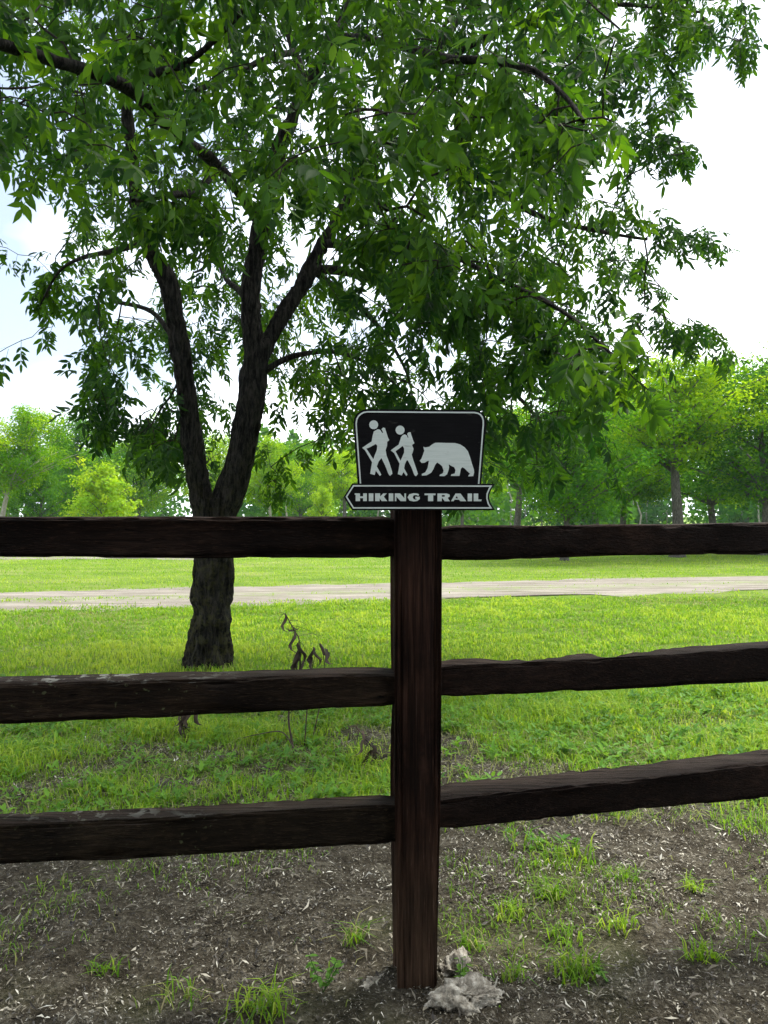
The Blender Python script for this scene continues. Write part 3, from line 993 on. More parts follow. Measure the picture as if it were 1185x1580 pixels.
# ---- leaves on the outer twigs
leafpos, leafdir = [], []
for k, idx in chains:
    m_ = len(idx)
    use = idx[max(0, m_ - 5):]
    tdir = Pn[use[-1]] - (Pn[use[0]] if len(use) > 1 else Pn[k])
    tdir = tdir / (np.linalg.norm(tdir) + 1e-9)
    for i, nd in enumerate(use):
        for s in range(2 if i < len(use) - 1 else 3):
            v = tdir * rng.uniform(0.2, 0.9) + rng.normal(0, 0.55, 3)
            v[2] = v[2] * 0.5 - rng.uniform(0.3, 1.25)
            leafpos.append(Pn[nd] + rng.normal(0, 0.012, 3))
            leafdir.append(v / np.linalg.norm(v))
leafpos, leafdir = np.array(leafpos), np.array(leafdir)
nL = len(leafpos)
up = np.array([0, 0, 1.0]) + rng.normal(0, 0.45, (nL, 3))
zax = up - leafdir * np.sum(up * leafdir, 1)[:, None]
zax /= np.linalg.norm(zax, axis=1)[:, None]
yax = np.cross(zax, leafdir)
RM = np.stack([leafdir, yax, zax], -1)
size = rng.uniform(0.12, 0.23, nL) * np.where(leafpos[:, 1] < 4.5, 0.88, 1.0)
ltint = np.clip(0.47 + rng.normal(0, 0.18, nL) + 0.30 * fbm(leafpos * 0.9, 55, 2), 0, 1)
# the largest in view become leaves of their own
proj = leafpos[:, 1]
u_ = leafpos[:, 0] / proj * FPX + CX
v_ = HY - (leafpos[:, 2] - CAMZ) / proj * FPX
inview = (proj > 0.5) & (u_ > -10) & (u_ < 1195) & (v_ > -30) & (v_ < 900)
key = np.where(inview, size / np.maximum(proj, 0.3), 0)
bigi = np.argsort(-key)[:300]
isbig = np.zeros(nL, bool); isbig[bigi] = True
fine = []
for k in range(6):
    V, F, A = compound(500 + k, 5, 3 if k % 2 else 4)
    me = make_mesh('leaf', V, F, True, {'tint': A})
    me.materials.append(M['leaf'])
    fine.append(me)
for i in bigi:
    o = bpy.data.objects.new('leaf', fine[int(rng.integers(6))])
    col.objects.link(o)
    o.parent = tree
    m4 = np.eye(4); m4[:3, :3] = RM[i] * size[i]; m4[:3, 3] = leafpos[i] - TB
    o.matrix_local = Matrix(m4.tolist())
FA_V, FA_F, FA_A, off = [], [], [], 0
for k in range(8):
    V, F, A = compound(600 + k, 2, 3 if k % 3 else 4)
    F = np.concatenate([f for f in F if f.shape[1] == 3])
    sel = np.where((~isbig) & (np.arange(nL) % 8 == k))[0]
    W_ = np.einsum('nij,vj->nvi', RM[sel], V) * size[sel][:, None, None] + leafpos[sel][:, None]
    nv = len(V)
    FA_V.append(W_.reshape(-1, 3))
    FA_F.append((F[None] + (np.arange(len(sel)) * nv)[:, None, None] + off).reshape(-1, 3))
    FA_A.append((A[None] - 0.5 + ltint[sel][:, None]).ravel())
    off += nv * len(sel)
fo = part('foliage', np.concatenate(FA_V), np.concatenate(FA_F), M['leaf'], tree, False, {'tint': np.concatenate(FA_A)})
tag(fo, kind='stuff')
print('leaves', nL, 'twig nodes', cnt)

# ================================================================== trees beyond the track
def bg_tree_meshes(seed, h, cw, cb, nleaf, lsize, lean=0.0, bare=0.0, trunk_r=0.17, bushy=False):
    """crown cw wide from height cb to h; returns trunk and crown meshes (base at the origin)"""
    r = np.random.default_rng(seed)
    A, B = Acc(), Acc()
    tz = np.linspace(-0.1, h * 0.8, 16)
    bend = lean * (np.clip(tz, 0, 99) / h) ** 1.2
    path = np.stack([bend + 0.08 * np.sin(tz * 1.3 + seed), 0.08 * np.cos(tz * 1.1 + seed), tz], -1)
    rad_ = trunk_r * (1 - 0.75 * tz / (h * 0.85)) * (1 + 0.5 * np.exp(-np.clip(tz, 0, 9) / 0.15))
    A.add(*tube(path, np.maximum(rad_, 0.015), 10))
    clumps = []
    nb = 34
    for b_ in range(nb):
        f = (b_ + r.random()) / nb
        z = cb + (h - cb) * f
        prof = (math.sin(math.pi * min(1, (f * 0.88 + 0.12))) ** 0.6) * (0.75 + 0.5 * r.random())
        if bushy: prof = (1 - f ** 2.5) ** 0.5 * (0.8 + 0.35 * r.random())
        an = b_ * 2.4 + r.random()
        ln = cw / 2 * prof
        ctr = np.array([lean * (z / h) ** 1.2, 0, z])
        end = ctr + np.array([math.cos(an) * ln, math.sin(an) * ln, 0.0])
        zb_ = max(cb * 0.6 + 0.2, z - 0.5 * ln - 0.2)
        st = np.array([np.interp(zb_, tz, path[:, 0]), np.interp(zb_, tz, path[:, 1]), zb_])
        mid = (st + end) / 2 + np.array([0, 0, 0.12 * ln])
        u = np.linspace(0, 1, 7)[:, None]
        bp = (1 - u) ** 2 * st + 2 * u * (1 - u) * mid + u ** 2 * end
        B.add(*tube(bp, np.linspace(0.045, 0.010, 7), 4))
        for t in (0.45, 0.72, 1.0):
            clumps.append((bp[int(t * 6)] + r.normal(0, 0.12, 3), 0.28 + 0.30 * r.random()))
            if r.random() < 0.6:
                clumps.append((bp[int(t * 6)] + r.normal(0, 0.4, 3), 0.22 + 0.25 * r.random()))
    V, F, _ = A.arrays()
    tm = make_mesh('trunk', V, F, True)
    V, F, _ = B.arrays()
    lm = make_mesh('limbs', V, F, True)
    nc = len(clumps)
    C = np.array([c for c, _ in clumps]); S = np.array([s for _, s in clumps]) * (cw / 4.0) ** 0.6
    ci = r.choice(nc, nleaf, p=S ** 2 / np.sum(S ** 2))
    dv = r.normal(0, 1, (nleaf, 3)); dv /= np.linalg.norm(dv, axis=1)[:, None]
    rr = r.random(nleaf) ** 0.45
    pos = C[ci] + dv * (S[ci] * rr)[:, None] * np.array([1.15, 1.15, 0.8])
    pos[:, 2] = np.maximum(pos[:, 2], 0.05 + r.random(nleaf) * 0.2)
    nrm = dv * 0.5 + np.array([0, 0, 0.8]) + r.normal(0, 0.5, (nleaf, 3))
    nrm /= np.linalg.norm(nrm, axis=1)[:, None]
    ax = r.normal(0, 1, (nleaf, 3)); ax[:, 2] -= 0.5
    ax -= nrm * np.sum(ax * nrm, 1)[:, None]; ax /= np.linalg.norm(ax, axis=1)[:, None]
    bx = np.cross(nrm, ax)
    sz = lsize * r.uniform(0.7, 1.3, nleaf)[:, None]
    v0 = pos - ax * sz * 0.5
    v1 = pos + bx * sz * 0.30 - nrm * sz * 0.0
    v2 = pos + ax * sz * 0.5 - nrm * sz * 0.1
    v3 = pos - bx * sz * 0.30
    V = np.stack([v0, v1, v2, v3], 1).reshape(-1, 3)
    F = np.arange(nleaf * 4).reshape(-1, 4)
    ct = r.normal(0, 0.2, nc)
    tint = np.clip(0.42 + ct[ci] + r.normal(0, 0.14, nleaf), 0, 1)
    cm = make_mesh('crown', V, F, False, {'tint': np.repeat(tint, 4)})
    return tm, cm, lm

# variants at nominal size 6 m
def variant(bark, leafm, *a, **k):
    tm, cm, lm = bg_tree_meshes(*a, **k)
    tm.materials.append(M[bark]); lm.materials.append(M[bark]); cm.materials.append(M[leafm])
    return tm, cm, lm
VAR = [variant('bgbark', 'bgleaf', 900 + k, 6.0, cw, cb, 21000, 0.115, lean, trunk_r=tr)
       for k, (cw, cb, lean, tr) in enumerate([(4.8, 3.5, 0.1, .19), (5.6, 2.3, -0.2, .14), (5.0, 2.0, 0.25, .13), (5.2, 1.9, 0.0, .14), (5.6, 2.2, 0.3, .13)])]
LEAN = variant('palebark', 'bgleaf', 950, 6.0, 5.0, 3.3, 20000, 0.12, 2.0, trunk_r=0.16)
POLE = variant('palebark', 'bgleaf', 951, 6.0, 3.6, 2.4, 18000, 0.13, 0.05, trunk_r=0.13)
BUSHY = variant('bgbark', 'bgleaf', 960, 6.0, 5.4, 0.25, 24000, 0.14, 0, trunk_r=0.12, bushy=True)
SHRUB = variant('bgbark', 'bright', 961, 3.0, 2.7, 0.15, 9000, 0.14, 0, trunk_r=0.05, bushy=True)

def bg_tree(var, px, d, top_px, rot, label, name='park_tree', cat='tree', group='trees beyond the track', sxy=1.0, nominal=6.0):
    h = CAMZ + (HY - top_px) / FPX * d
    x = (px - CX) / FPX * d
    s = h / nominal
    t = thing(name, (x, d, 0), label, cat, group)
    t.rotation_euler = (0, 0, rot)
    t.scale = (s * sxy, s * sxy, s)
    tm, cm, lm = var
    tk = link('trunk', tm, None, t)
    tag(link('limbs', lm, None, tk), kind='stuff')
    link('crown', cm, None, t)
    return t

bg_tree(VAR[0], 1042, 22.9, 553, 0.4, 'tree with a thick grey trunk standing nearest behind the right-hand rails')
bg_tree(VAR[1], 1176, 24.0, 560, 1.9, 'tree cut by the right picture edge, its trunk forking low', sxy=1.1)
bg_tree(VAR[3], 1097, 33.0, 575, 2.6, 'tree between the two nearest right-hand trunks, set further back')
bg_tree(VAR[2], 873, 21.2, 600, 4.0, 'tree half hidden by the ash boughs right of the sign', sxy=1.0)
bg_tree(VAR[4], 957, 32.0, 590, 5.2, 'tree with a slim trunk just left of the thick grey trunk')
bg_tree(VAR[1], 918, 29.0, 615, 0.9, 'tree with a dark slim trunk second left of the thick grey trunk')
bg_tree(VAR[0], 800, 35.0, 640, 3.1, 'tree seen low beneath the ash boughs, nearest the sign on its right')
bg_tree(VAR[3], 1250, 30.0, 545, 3.9, 'tree whose crown just enters at the right picture edge')
bg_tree(LEAN, -6, 30.0, 640, 0.0, 'tree with a pale trunk leaning right at the left picture edge', sxy=0.9)
bg_tree(BUSHY, 62, 34.0, 705, 1.0, 'dark leafy tree bushy to the ground behind the leaning pale trunk', sxy=1.05)
bg_tree(VAR[4], 118, 43.0, 648, 2.0, 'tall tree rising behind the round yellow-green shrub', sxy=0.95)
bg_tree(VAR[2], 215, 46.0, 668, 0.3, 'tree between the yellow-green shrub and the ash trunk')
bg_tree(VAR[1], 335, 50.0, 672, 4.4, 'tree framed by the fork of the ash trunk')
bg_tree(POLE, 416, 47.0, 682, 1.2, 'tree with a thin pale pole-like trunk right of the ash trunk')
bg_tree(VAR[3], 462, 53.0, 684, 5.0, 'round-topped tree midway between the ash trunk and the sign')
bg_tree(VAR[0], 530, 44.0, 700, 2.2, 'tree partly hidden behind the left end of the sign')
bg_tree(VAR[4], 715, 46.0, 680, 1.5, 'tree showing below the arrow end of the sign on its right')
bg_tree(SHRUB, 160, 28.0, 727, 0.0, 'round yellow-green shrub on the lawn left of the ash trunk', 'shrub', 'shrub', 'shrubs on the far lawn', 0.9, 3.0)
bg_tree(SHRUB, 497, 38.0, 757, 2.0, 'small bright shrub left of the sign', 'shrub', 'shrub', 'shrubs on the far lawn', 0.62, 3.0)

# the wood far behind: one mass with thin pale stems
r = np.random.default_rng(77)
WV, WA, WF, off = [], [], [], 0
SA = Acc()
for k in range(170):
    x = r.uniform(-75, 85); y = r.uniform(60, 92)
    h = r.uniform(6.5, 9.5)
    n = 700
    f = r.random(n)
    ax_ = r.random(n) * math.tau
    rr = 2.6 * np.sqrt(r.random(n)) * np.sin(np.pi * np.clip(f * 0.68 + 0.30, 0, 1)) ** 0.7
    lump = 1 + 0.3 * np.sin(ax_ * 3 + f * 7 + k)
    pos = np.stack([x + np.cos(ax_) * rr * lump, y + np.sin(ax_) * rr * lump, 0.2 + (h - 0.2) * f + r.normal(0, 0.15, n)], -1)
    nrm = r.normal(0, 0.7, (n, 3)) + np.array([0, -0.3, 0.6]); nrm /= np.linalg.norm(nrm, axis=1)[:, None]
    a = r.normal(0, 1, (n, 3)); a -= nrm * np.sum(a * nrm, 1)[:, None]; a /= np.linalg.norm(a, axis=1)[:, None]
    b_ = np.cross(nrm, a); s = r.uniform(0.19, 0.40, n)[:, None]
    WV.append(np.stack([pos - a * s, pos + b_ * s * .6, pos + a * s, pos - b_ * s * .6], 1).reshape(-1, 3))
    WA.append(np.repeat(np.clip(0.42 + r.normal(0, .15) + r.normal(0, .1, n), 0, 1), 4))
    for q in range(1):
        xx = x + r.normal(0, 1.2)
        zz_ = np.linspace(-0.1, h * 0.6, 5)
        SA.add(*tube(np.stack([xx + r.normal(0, .12, 5), np.full(5, y - 1.0), zz_], -1), np.linspace(0.09, 0.04, 5), 5))
V = np.concatenate(WV)
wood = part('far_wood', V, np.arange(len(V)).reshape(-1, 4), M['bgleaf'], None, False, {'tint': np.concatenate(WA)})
tag(wood, 'far hazy wood closing the view behind the lawn', 'wood', None, 'stuff')
V, F, _ = SA.arrays()
st = part('stems', V, F, M['palebark'], wood, True)
tag(st, kind='stuff')

# ================================================================== grass
def blades(x, y, h, wd, lean, tint, r, seg=2, z=None):
    n = len(x)
    z = gz(x, y) if z is None else z
    an = r.random(n) * math.tau
    dx, dy = np.cos(an), np.sin(an)
    sx_, sy_ = -dy, dx
    b0 = np.stack([x, y, z - 0.004], -1)
    side = np.stack([sx_, sy_, np.zeros(n)], -1) * (wd / 2)[:, None]
    fwd = np.stack([dx, dy, np.zeros(n)], -1)
    m1 = b0 + fwd * (h * lean * 0.3)[:, None] + np.array([0, 0, 1]) * (h * 0.6)[:, None]
    tp_ = b0 + fwd * (h * lean)[:, None] + np.array([0, 0, 1]) * (h * (1 - 0.35 * lean))[:, None]
    V = np.stack([b0 - side, b0 + side, m1 - side * 0.8, m1 + side * 0.8, tp_], 1).reshape(-1, 3)
    base = (np.arange(n) * 5)[:, None, None]
    F = (np.array([[0, 1, 3], [0, 3, 2], [2, 3, 4]])[None] + base).reshape(-1, 3)
    return V, F, np.repeat(tint, 5)

def field(n, y0, y1, r, wide=0.56, extra=0.6):
    y = np.sqrt(r.random(n) * (y1 ** 2 - y0 ** 2) + y0 ** 2)
    x = (r.random(n) * 2 - 1) * (y * wide + extra)
    return x, y

r = np.random.default_rng(5)
GV, GF, GA, off = [], [], [], 0
def add_grass(V, F, A):
    global off
    GV.append(V); GF.append(F + off); GA.append(A); off += len(V)
def on_track(x, y):
    e = np.minimum(y - (11.0 + soft(x)), 14.1 + soft(x) - y) + 0.25 * fbm(np.stack([x * 1.3, y * 2.5, x * 0], -1), 43, 3)
    mid = 0.22 * np.exp(-((y - 12.6 - soft(x)) / 0.3) ** 2)
    return r.random(len(x)) < sstep(-0.1, 0.55, e) - mid
# mown lawn
x, y = field(132000, 4.2, 11.6, r)
k = (r.random(len(x)) < lawn_cover(x, y)) & ~on_track(x, y) & (np.hypot(x - TB[0], y - TB[1]) > 0.2)
x, y = x[k], y[k]
patch = fbm(np.stack([x, y, x * 0], -1) * 1.1, 31, 3)
fine_ = fbm(np.stack([x, y, x * 0], -1) * 7.0, 32, 2)
hh = r.uniform(0.025, 0.06, len(x)) * np.clip(1 + 0.35 * patch + 0.5 * fine_, 0.3, 2.2)
add_grass(*blades(x, y, hh, r.uniform(0.006, 0.014, len(x)) * (y / 7) ** 0.5, r.uniform(0.3, 1.1, len(x)), np.clip(0.50 + 0.2 * patch + 0.3 * fbm(np.stack([x, y, x * 0], -1) * 0.45, 36, 2) + 0.25 * fine_ + r.normal(0, 0.24, len(x)), 0, 1), r))
x, y = field(45000, 11.0, 30, r)
k = ~on_track(x, y)
x, y = x[k], y[k]
patch = fbm(np.stack([x, y, x * 0], -1) * 0.6, 33, 3)
add_grass(*blades(x, y, r.uniform(0.03, 0.06, len(x)), r.uniform(0.010, 0.02, len(x)), r.uniform(0.3, 1, len(x)), np.clip(0.6 + 0.2 * patch + r.normal(0, 0.15, len(x)), 0, 1), r))
# ragged grass at the lawn's edge
x, y = field(75000, 2.7, 5.6, r)
k = r.random(len(x)) < np.clip((lawn_cover(x, y) - 0.12) * 1.5, 0, 1) ** 1.2
x, y = x[k], y[k]
patch = fbm(np.stack([x, y, x * 0], -1) * 2.3, 35, 3)
hh = r.uniform(0.03, 0.085, len(x)) * np.clip(1 + 0.8 * patch, 0.4, 2)
add_grass(*blades(x, y, hh, r.uniform(0.003, 0.008, len(x)), r.uniform(0.4, 1.2, len(x)), np.clip(0.5 + 0.25 * patch + r.normal(0, 0.2, len(x)), 0, 1), r))
# dead blades lying among the weeds
x, y = field(5000, 3.1, 5.0, r)
add_grass(*blades(x, y, r.uniform(0.03, 0.09, 5000), r.uniform(0.003, 0.006, 5000), r.uniform(0.8, 1.8, 5000), r.uniform(0, 0.07, 5000), r))
# longer, drier grass against the trunk
a_ = r.random(900) * math.tau
q_ = 0.20 + np.abs(r.normal(0, 0.09, 900))
x, y = TB[0] + np.cos(a_) * q_, TB[1] + np.sin(a_) * q_
add_grass(*blades(x, y, r.uniform(0.03, 0.085, 900), r.uniform(0.004, 0.009, 900), r.uniform(0.2, 0.8, 900), np.clip(r.normal(0.25, 0.22, 900), 0, 1), r))
# stray blades in the dirt
x, y = field(42000, 1.5, 4.2, r)
k = fbm(np.stack([x, y, x * 0], -1) * 2.7, 37, 3) + r.normal(0, .25, len(x)) > 0.44
x, y = x[k], y[k]
add_grass(*blades(x, y, r.uniform(0.015, 0.05, len(x)), r.uniform(0.002, 0.004, len(x)), r.uniform(0.4, 1.3, len(x)), np.clip(0.28 + r.normal(0, 0.22, len(x)), 0, 1), r))
g = part('lawn_grass', np.concatenate(GV), np.concatenate(GF), M['grass'], None, False, {'tint': np.concatenate(GA)})
tag(g, 'short bright green grass covering the lawn', 'grass', None, 'stuff')

# broad-leaved weeds among it
WDV, WDF, WDA, off = [], [], [], 0
x, y = field(3600, 2.8, 5.8, r)
k = r.random(len(x)) < np.clip(lawn_cover(x, y) * (1.2 - sstep(4.6, 6, y)), 0, 1)
x, y = x[k], y[k]
lv, lf = leaflet(2)
for a, b_ in zip(x, y):
    n = int(r.integers(5, 11))
    s = r.uniform(0.018, 0.055)
    tn = np.clip(r.normal(0.5, 0.25), 0, 1)
    z0 = float(gz(np.array([a]), np.array([b_]))[0])
    for q in range(n):
        v = lv * np.array([s * r.uniform(.7, 1.2), s * 0.42, s])
        v = v @ rotm((0, 1, 0), -r.uniform(0.1, 1.1)).T @ rotm((0, 0, 1), q * 2.4 + r.random()).T
        v = v + np.array([a + r.normal(0, .012), b_ + r.normal(0, .012), z0 + r.uniform(0, 0.05)])
        WDV.append(v); WDF.append(lf + off); WDA.append(np.full(len(v), tn)); off += len(v)
wd = part('weed_cover', np.concatenate(WDV), np.concatenate(WDF), M['weed'], None, False, {'tint': np.concatenate(WDA)})
tag(wd, 'low broad-leaved weeds at the ragged edge of the lawn', 'weeds', None, 'stuff')

# ================================================================== leaf litter
def litter(n, mean, spread_, lo, hi, asp, quad, y1, a, b):
    x, y = field(n, 1.35, y1, r, 0.56, 0.35)
    cl = sstep(-0.35, 0.35, fbm(np.stack([x, y, x * 0], -1) * 2.6, 61, 3) + 0.5 * vnoise(np.stack([x, y, x * 0], -1) * 13, 64))
    k = (r.random(n) > lawn_cover(x, y) * 0.7) & (r.random(n) < 0.5 + 0.5 * cl)
    x, y = x[k], y[k]; n = len(x)
    ln = np.clip(np.exp(r.normal(math.log(mean), spread_, n)), lo, hi)
    wd_ = np.minimum(ln * r.uniform(asp[0], asp[1], n), r.uniform(0.004, 0.010, n))
    an = r.random(n) * math.tau
    tilt = r.normal(0, 0.4, n); roll = r.normal(0, 0.5, n)
    curl = r.uniform(0.05, 0.6, n) * ln
    c, s = np.cos(an), np.sin(an)
    ux = np.stack([c * np.cos(tilt), s * np.cos(tilt), np.sin(tilt)], -1)
    uy = np.stack([-s * np.cos(roll), c * np.cos(roll), np.sin(roll)], -1)
    z = gz(x, y) + np.abs(np.sin(tilt)) * ln * 0.5 + r.uniform(0.0005, 0.007, n)
    ctr = np.stack([x, y, z], -1)
    lft, wdt = ux * (ln / 2)[:, None], uy * (wd_ / 2)[:, None]
    up_ = np.array([0, 0, 1.0]) * curl[:, None]
    sk = ux * (ln * r.uniform(-.28, .28, n))[:, None]
    bend = uy * (ln * r.normal(0, .12, n))[:, None]
    if quad:
        V = np.stack([ctr - lft + bend, ctr - wdt + up_ * .2, ctr + lft + bend, ctr + wdt + up_ * .2], 1)
        T = np.array([[0, 1, 3], [1, 2, 3]]); m = 4
    else:
        V = np.stack([ctr - lft + up_ * .3 + bend, ctr - wdt + sk + up_ * .3, ctr - up_ * .1, ctr + wdt - sk + up_ * .3, ctr + lft + up_ * .4 + bend, ctr + lft * .45 - wdt * .8 + up_ * .4], 1)
        T = np.array([[0, 1, 2], [0, 2, 3], [1, 5, 2], [2, 5, 4], [2, 4, 3]]); m = 6
    V = V.reshape(-1, 3)
    F = (T[None] + (np.arange(n) * m)[:, None, None]).reshape(-1, 3)
    tn = np.clip(r.beta(a, b, n) + 0.14 * fbm(np.stack([x, y, x * 0], -1) * 3, 3, 2), 0, 1)
    return V, F, np.repeat(tn, m)
L1 = litter(24000, 0.0105, 0.5, 0.004, 0.034, (0.22, 0.55), False, 5.0, 1.1, 2.2)
L2 = litter(330000, 0.0062, 0.65, 0.002, 0.07, (0.07, 0.5), True, 4.9, 1.2, 1.7)
li = part('leaf_litter', np.concatenate([L1[0], L2[0]]), np.concatenate([L1[1], L2[1] + len(L1[0])]), M['litter'], None, False, {'tint': np.concatenate([L1[2], L2[2]])})
tag(li, 'dry leaf litter and wood chips strewn over the dirt', 'litter', None, 'stuff')

# ================================================================== single tufts in the dirt
def gp(px, py):
    """ground point under a photo pixel"""
    d = CAMZ * FPX / (py - HY)
    return np.array([(px - CX) / FPX * d, d, 0.0])

def tuft(px, py, n, h, sp, label, leafy=False, pale=0.55):
    p = gp(px, py)
    p[2] = float(gz(np.array([p[0]]), np.array([p[1]]))[0])
    t = thing('grass_tuft' if not leafy else 'leafy_weed', tuple(p), label, 'grass' if not leafy else 'weed', 'tufts growing in the dirt')
    if not leafy:
        x = p[0] + r.normal(0, sp, n); y = p[1] + r.normal(0, sp * 0.8, n)
        V, F, A = blades(x, y, r.uniform(0.4, 1, n) * h, r.uniform(0.003, 0.006, n), r.uniform(0.4, 1.5, n), np.clip(r.normal(pale, 0.2, n), 0, 1), r, z=np.full(n, p[2]))
        tag(part('blades', V, F, M['grass'], t, False, {'tint': A}), kind='stuff')
    else:
        A = Acc(); S_ = Acc()
        for k in range(4):
            a = r.random() * math.tau
            e = p + np.array([math.cos(a) * h * .45, math.sin(a) * h * .45, h * r.uniform(.6, 1.1)])
            u = np.linspace(0, 1, 6)[:, None]
            pth = p + (e - p) * u
            S_.add(*tube(pth, np.full(6, 0.0012), 4))
            for q in range(n // 4):
                v = lv * np.array([1, .6, 1]) * r.uniform(0.014, 0.026)
                v = v @ rotm((0, 1, 0), -r.uniform(-.3, .7)).T @ rotm((0, 0, 1), r.random() * math.tau).T + pth[int(r.integers(2, 6))]
                A.add(v, lf, float(np.clip(r.normal(.75, .15), 0, 1)))
        V, F, a_ = A.arrays()
        tag(part('leaves', V, F, M['weed'], t, False, {'tint': a_}), kind='stuff')
        V, F, _ = S_.arrays()
        tag(part('stems', V, F, M['weed'], t), kind='stuff')
    return t
tuft(847, 1385, 60, .085, .028, 'bright grass tuft highest of the cluster right of the post')
tuft(787, 1410, 55, .08, .028, 'bright grass tuft of the cluster nearest the post')
tuft(866, 1440, 45, .075, .03, 'low grass tuft in the middle of the cluster right of the post')
tuft(950, 1428, 50, .08, .03, 'grass tuft at the right end of the cluster right of the post')
tuft(888, 1502, 75, .10, .026, 'largest grass tuft in the dirt, lowest of the cluster right of the post')
tuft(1082, 1475, 45, .08, .022, 'grass tuft standing alone in litter at lower right')
tuft(966, 1352, 40, .07, .03, 'sparse grass tuft below the lowest right-hand rail')
tuft(1071, 1368, 35, .08, .02, 'upright yellow-green grass tuft under the right end of the lowest rail', pale=.8)
tuft(729, 1462, 40, .08, .025, 'thin pale grass tuft just behind the concrete lump', pale=.3)
tuft(787, 1510, 30, .07, .02, 'sparse grass tuft just right of the concrete lump', pale=.35)
tuft(545, 1456, 45, .09, .022, 'wispy grass tuft just left of the post', pale=.35)
tuft(405, 1562, 90, .085, .035, 'dense green grass tuft at the bottom edge left of the post')
tuft(162, 1494, 35, .06, .022, 'small grass tuft alone in the dirt at lower left')
tuft(283, 1545, 40, .07, .035, 'ragged grass tuft at the bottom edge, left of the dense one', pale=.35)
tuft(1150, 1275, 150, .09, .07, 'wide patch of fresh grass below the right end of the lowest rail')
tuft(499, 1535, 48, .085, 0, 'leafy yellow-green weed in the dirt left of the post', True)
tuft(829, 1312, 28, .06, 0, 'little leafy weed under the middle of the lowest right-hand rail', True)
tuft(714, 1520, 16, .05, 0, 'tiny bright weed beside the concrete lump', True)
tuft(935, 1515, 16, .045, 0, 'tiny yellow-leaved weed right of the largest tuft', True)

# ================================================================== broken concrete at the post foot
def lump(px, py, sx, sy, sz, seed, label, rot=0.0):
    p = gp(px, py)
    bm = bmesh.new()
    bmesh.ops.create_icosphere(bm, subdivisions=5, radius=1.0)
    V = np.array([v.co[:] for v in bm.verts])
    F = np.array([[v.index for v in f.verts] for f in bm.faces])
    bm.free()
    D = V.copy()
    # facet it
    rr_ = np.random.default_rng(seed)
    for q in range(16):
        nn = rr_.normal(0, 1, 3); nn /= np.linalg.norm(nn)
        cut = rr_.uniform(0.5, 0.85)
        e = np.maximum(0, D @ nn - cut)
        D = D - nn * e[:, None] * 0.92
    D += V * (fbm(V * 2.2, seed, 4) * 0.34)[:, None]
    pit = vnoise(V * 7, seed + 4)
    D -= V * (0.16 * sstep(0.2, 0.55, pit))[:, None]
    D += V * (fbm(V * 13, seed + 6, 3) * 0.06)[:, None]
    D = D * np.array([sx, sy, sz])
    c, s = math.cos(rot), math.sin(rot)
    D = np.stack([D[:, 0] * c - D[:, 1] * s, D[:, 0] * s + D[:, 1] * c, D[:, 2]], -1)
    D += p + np.array([0, 0, sz * 0.24])
    o = link('concrete_lump', make_mesh('concrete_lump', D - p, F, True), M['stone'])
    o.location = p
    return tag(o, label, 'rubble', 'broken concrete round the post foot')
lump(722, 1548, .100, .066, .058, 3, 'pale pitted lump of broken concrete right of the post foot', 0.25)
lump(703, 1502, .052, .045, .040, 9, 'smaller rough concrete lump behind the large one at the post', 0.8)
lump(585, 1528, .046, .05, .022, 14, 'low earthy concrete lump left of the post foot', 0.2)

# ================================================================== dried stalks and sticks
def dried(name, pts, r0, leaves, label, cat='weed', group=None, strands=0):
    """pts: photo pixel, py and depth along the stalk; leaves: pixel, py, depth, size"""
    base = P(*pts[0])
    t = thing(name, tuple(base), label, cat, group)
    q = catmull([P(*p) for p in pts], 0.02)
    q = q + np.cumsum(r.normal(0, 0.0005, q.shape), 0)
    V, Q = tube(q, np.linspace(r0, r0 * 0.45, len(q)), 6)
    part('stalk', V, Q, M['dry'], t, True)
    if strands:
        B = Acc()
        for k in range(strands):
            i = int(r.integers(len(q) // 4, len(q)))
            e = np.array([r.normal(0, .05), r.normal(0, .04), r.uniform(-.10, .03)])
            u = np.linspace(0, 1, 6)[:, None]
            B.add(*tube(q[i] + e * u + np.array([0, 0, 0.05]) * u * (1 - u), np.linspace(0.0018, 0.0007, 6), 4))
        V, F, _ = B.arrays()
        tag(part('strands', V, F, M['dry'], t), kind='stuff')
    lv5, lf5 = leaflet(5)
    for (a, b_, d, s, dx, dz) in leaves:
        s = s * 1.25
        v = lv5 * np.array([s, s * r.uniform(.4, .6), s])
        v[:, 2] += -0.9 * np.abs(v[:, 1])
        v[:, 1] *= 0.6
        v[:, 2] += np.sin(v[:, 0] / s * 7) * s * 0.14
        v[:, 1] += np.sin(v[:, 0] / s * 5 + 1) * s * 0.12
        yaw = math.atan2(r.normal(0, .3), dx)
        pit = math.atan2(-dz, max(abs(dx), .05))
        v = v @ rotm((1, 0, 0), r.normal(0, .6)).T @ rotm((0, 1, 0), pit).T @ rotm((0, 0, 1), yaw).T
        part('leaf', v + P(a, b_, d), lf5, M['dry'], t, True)
    return t
dried('dried_weed', [(455, 1164, 4.05), (446, 1100, 4.05), (462, 1040, 4.05), (462, 990, 4.05), (453, 970, 4.04), (440, 946, 4.03)], .006,
      [(440, 948, 4.03, .075, .3, -.9), (447, 968, 4.03, .05, .8, .2), (453, 974, 4.02, .09, .4, -1), (460, 988, 4.03, .11, -.1, -1), (466, 1000, 4.05, .10, -.2, -1), (460, 1005, 4.03, .10, .2, -1), (466, 1020, 4.03, .07, .4, -1), (458, 972, 4.03, .05, -.8, .2)],
      'tall dried weed with curled brown leaves standing behind the left middle rail', strands=34)
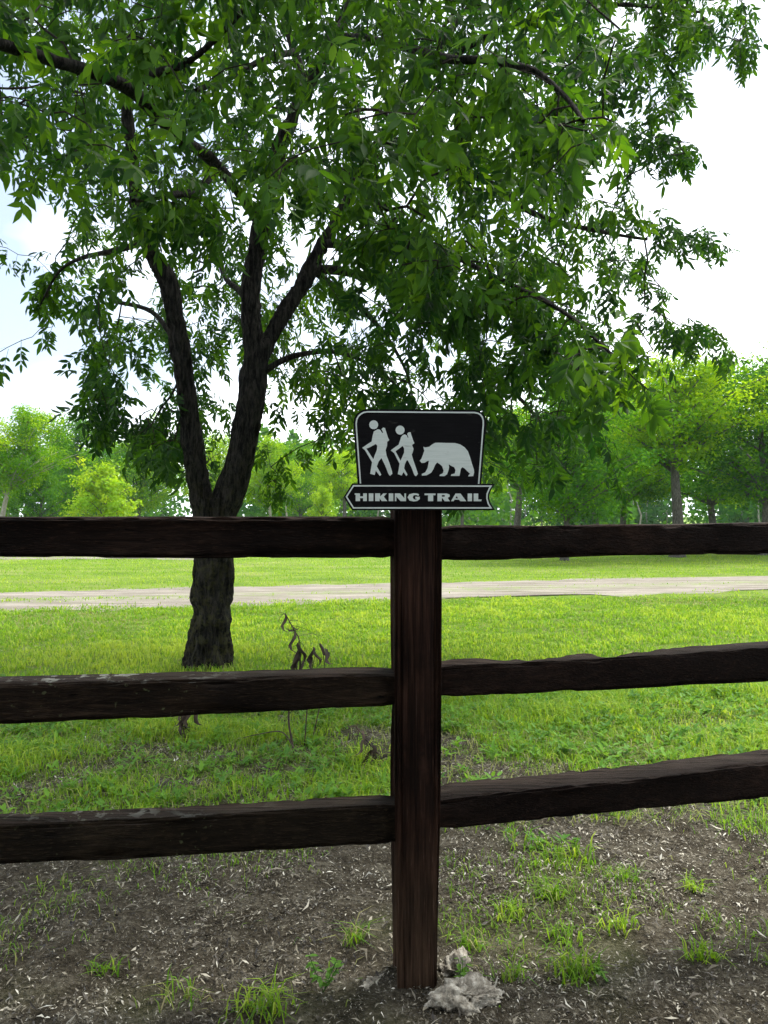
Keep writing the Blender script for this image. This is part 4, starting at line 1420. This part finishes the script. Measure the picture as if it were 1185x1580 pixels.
dried('dried_weed', [(470, 1150, 4.2), (478, 1060, 4.2), (487, 1010, 4.2), (484, 998, 4.2)], .004,
      [(482, 998, 4.2, .085, .2, -1), (486, 1002, 4.2, .08, -.1, -1), (482, 1012, 4.2, .07, .3, -1)],
      'short dried weed with drooping leaves beside the tall dried one')
dried('dried_weed', [(480, 1150, 4.3), (500, 1050, 4.3), (497, 1003, 4.3), (494, 992, 4.3)], .004,
      [(494, 992, 4.3, .08, .6, -.6), (500, 1000, 4.3, .085, .7, -.7), (506, 1006, 4.3, .06, .5, -.9)],
      'dried weed leaning right, third of the dried ones behind the rail')
dried('dried_weed', [(608, 1200, 3.75), (585, 1165, 3.8), (560, 1135, 3.85), (548, 1118, 3.9)], .005,
      [(600, 1190, 3.75, .07, -.5, .4), (592, 1172, 3.78, .08, .4, .6), (580, 1160, 3.8, .09, -.6, -.3), (572, 1150, 3.8, .08, .5, -.7), (562, 1138, 3.83, .08, -.5, -.6), (556, 1128, 3.85, .07, .6, -.4), (588, 1178, 3.78, .08, -.7, -.3), (575, 1166, 3.8, .09, .2, -1)],
      'brown withered weed leaning against the grass just left of the post', strands=45)
dried('dried_weed', [(290, 1150, 4.2), (283, 1120, 4.2), (285, 1095, 4.2), (290, 1075, 4.2)], .004,
      [(285, 1098, 4.2, .08, -.3, -1), (288, 1095, 4.2, .09, .1, -1), (292, 1092, 4.2, .09, .4, -1), (280, 1100, 4.2, .07, -.6, -.8), (296, 1096, 4.2, .08, .7, -.8), (284, 1108, 4.2, .08, 0, -1)],
      'withered drooping weed under the left middle rail below the ash trunk', strands=45)
dried('dead_branch', [(330, 1174, 4.0), (345, 1165, 4.03), (358, 1158, 4.1), (366, 1150, 4.15)], .010, [], 'short grey dead branch lying in the weeds below the ash trunk', 'branch')
dried('dead_branch', [(462, 1166, 3.95), (452, 1150, 4.0), (440, 1132, 4.02), (425, 1128, 4.05), (400, 1132, 4.1), (375, 1138, 4.15)], .004, [], 'thin bent dead branch in the weeds under the left middle rail', 'branch')
dried('dead_branch', [(676, 1568, 1.93), (700, 1572, 1.925), (735, 1582, 1.90), (770, 1590, 1.88)], .0035, [], 'thin dry stick on the ground in front of the large concrete lump', 'branch')

# ================================================================== haze over the far trees
HAZE = True
if HAZE:
    bm = bmesh.new()
    bmesh.ops.create_cube(bm, size=1.0)
    me = bpy.data.meshes.new('haze')
    bm.to_mesh(me); bm.free()
    hz = bpy.data.objects.new('haze', me)
    col.objects.link(hz)
    hz.location = (0, 290, 8.0)
    hz.scale = (900, 860, 18.4)
    m = bpy.data.materials.new('haze_air')
    m.use_nodes = True
    t = m.node_tree
    t.nodes.clear()
    o_ = t.nodes.new('ShaderNodeOutputMaterial')
    pv = t.nodes.new('ShaderNodeVolumePrincipled')
    pv.inputs['Color'].default_value = (0.75, 0.9, 1.0, 1)
    pv.inputs['Density'].default_value = 0.0004
    t.links.new(pv.outputs[0], o_.inputs['Volume'])
    me.materials.append(m)
    tag(hz, None, None, None, 'stuff')
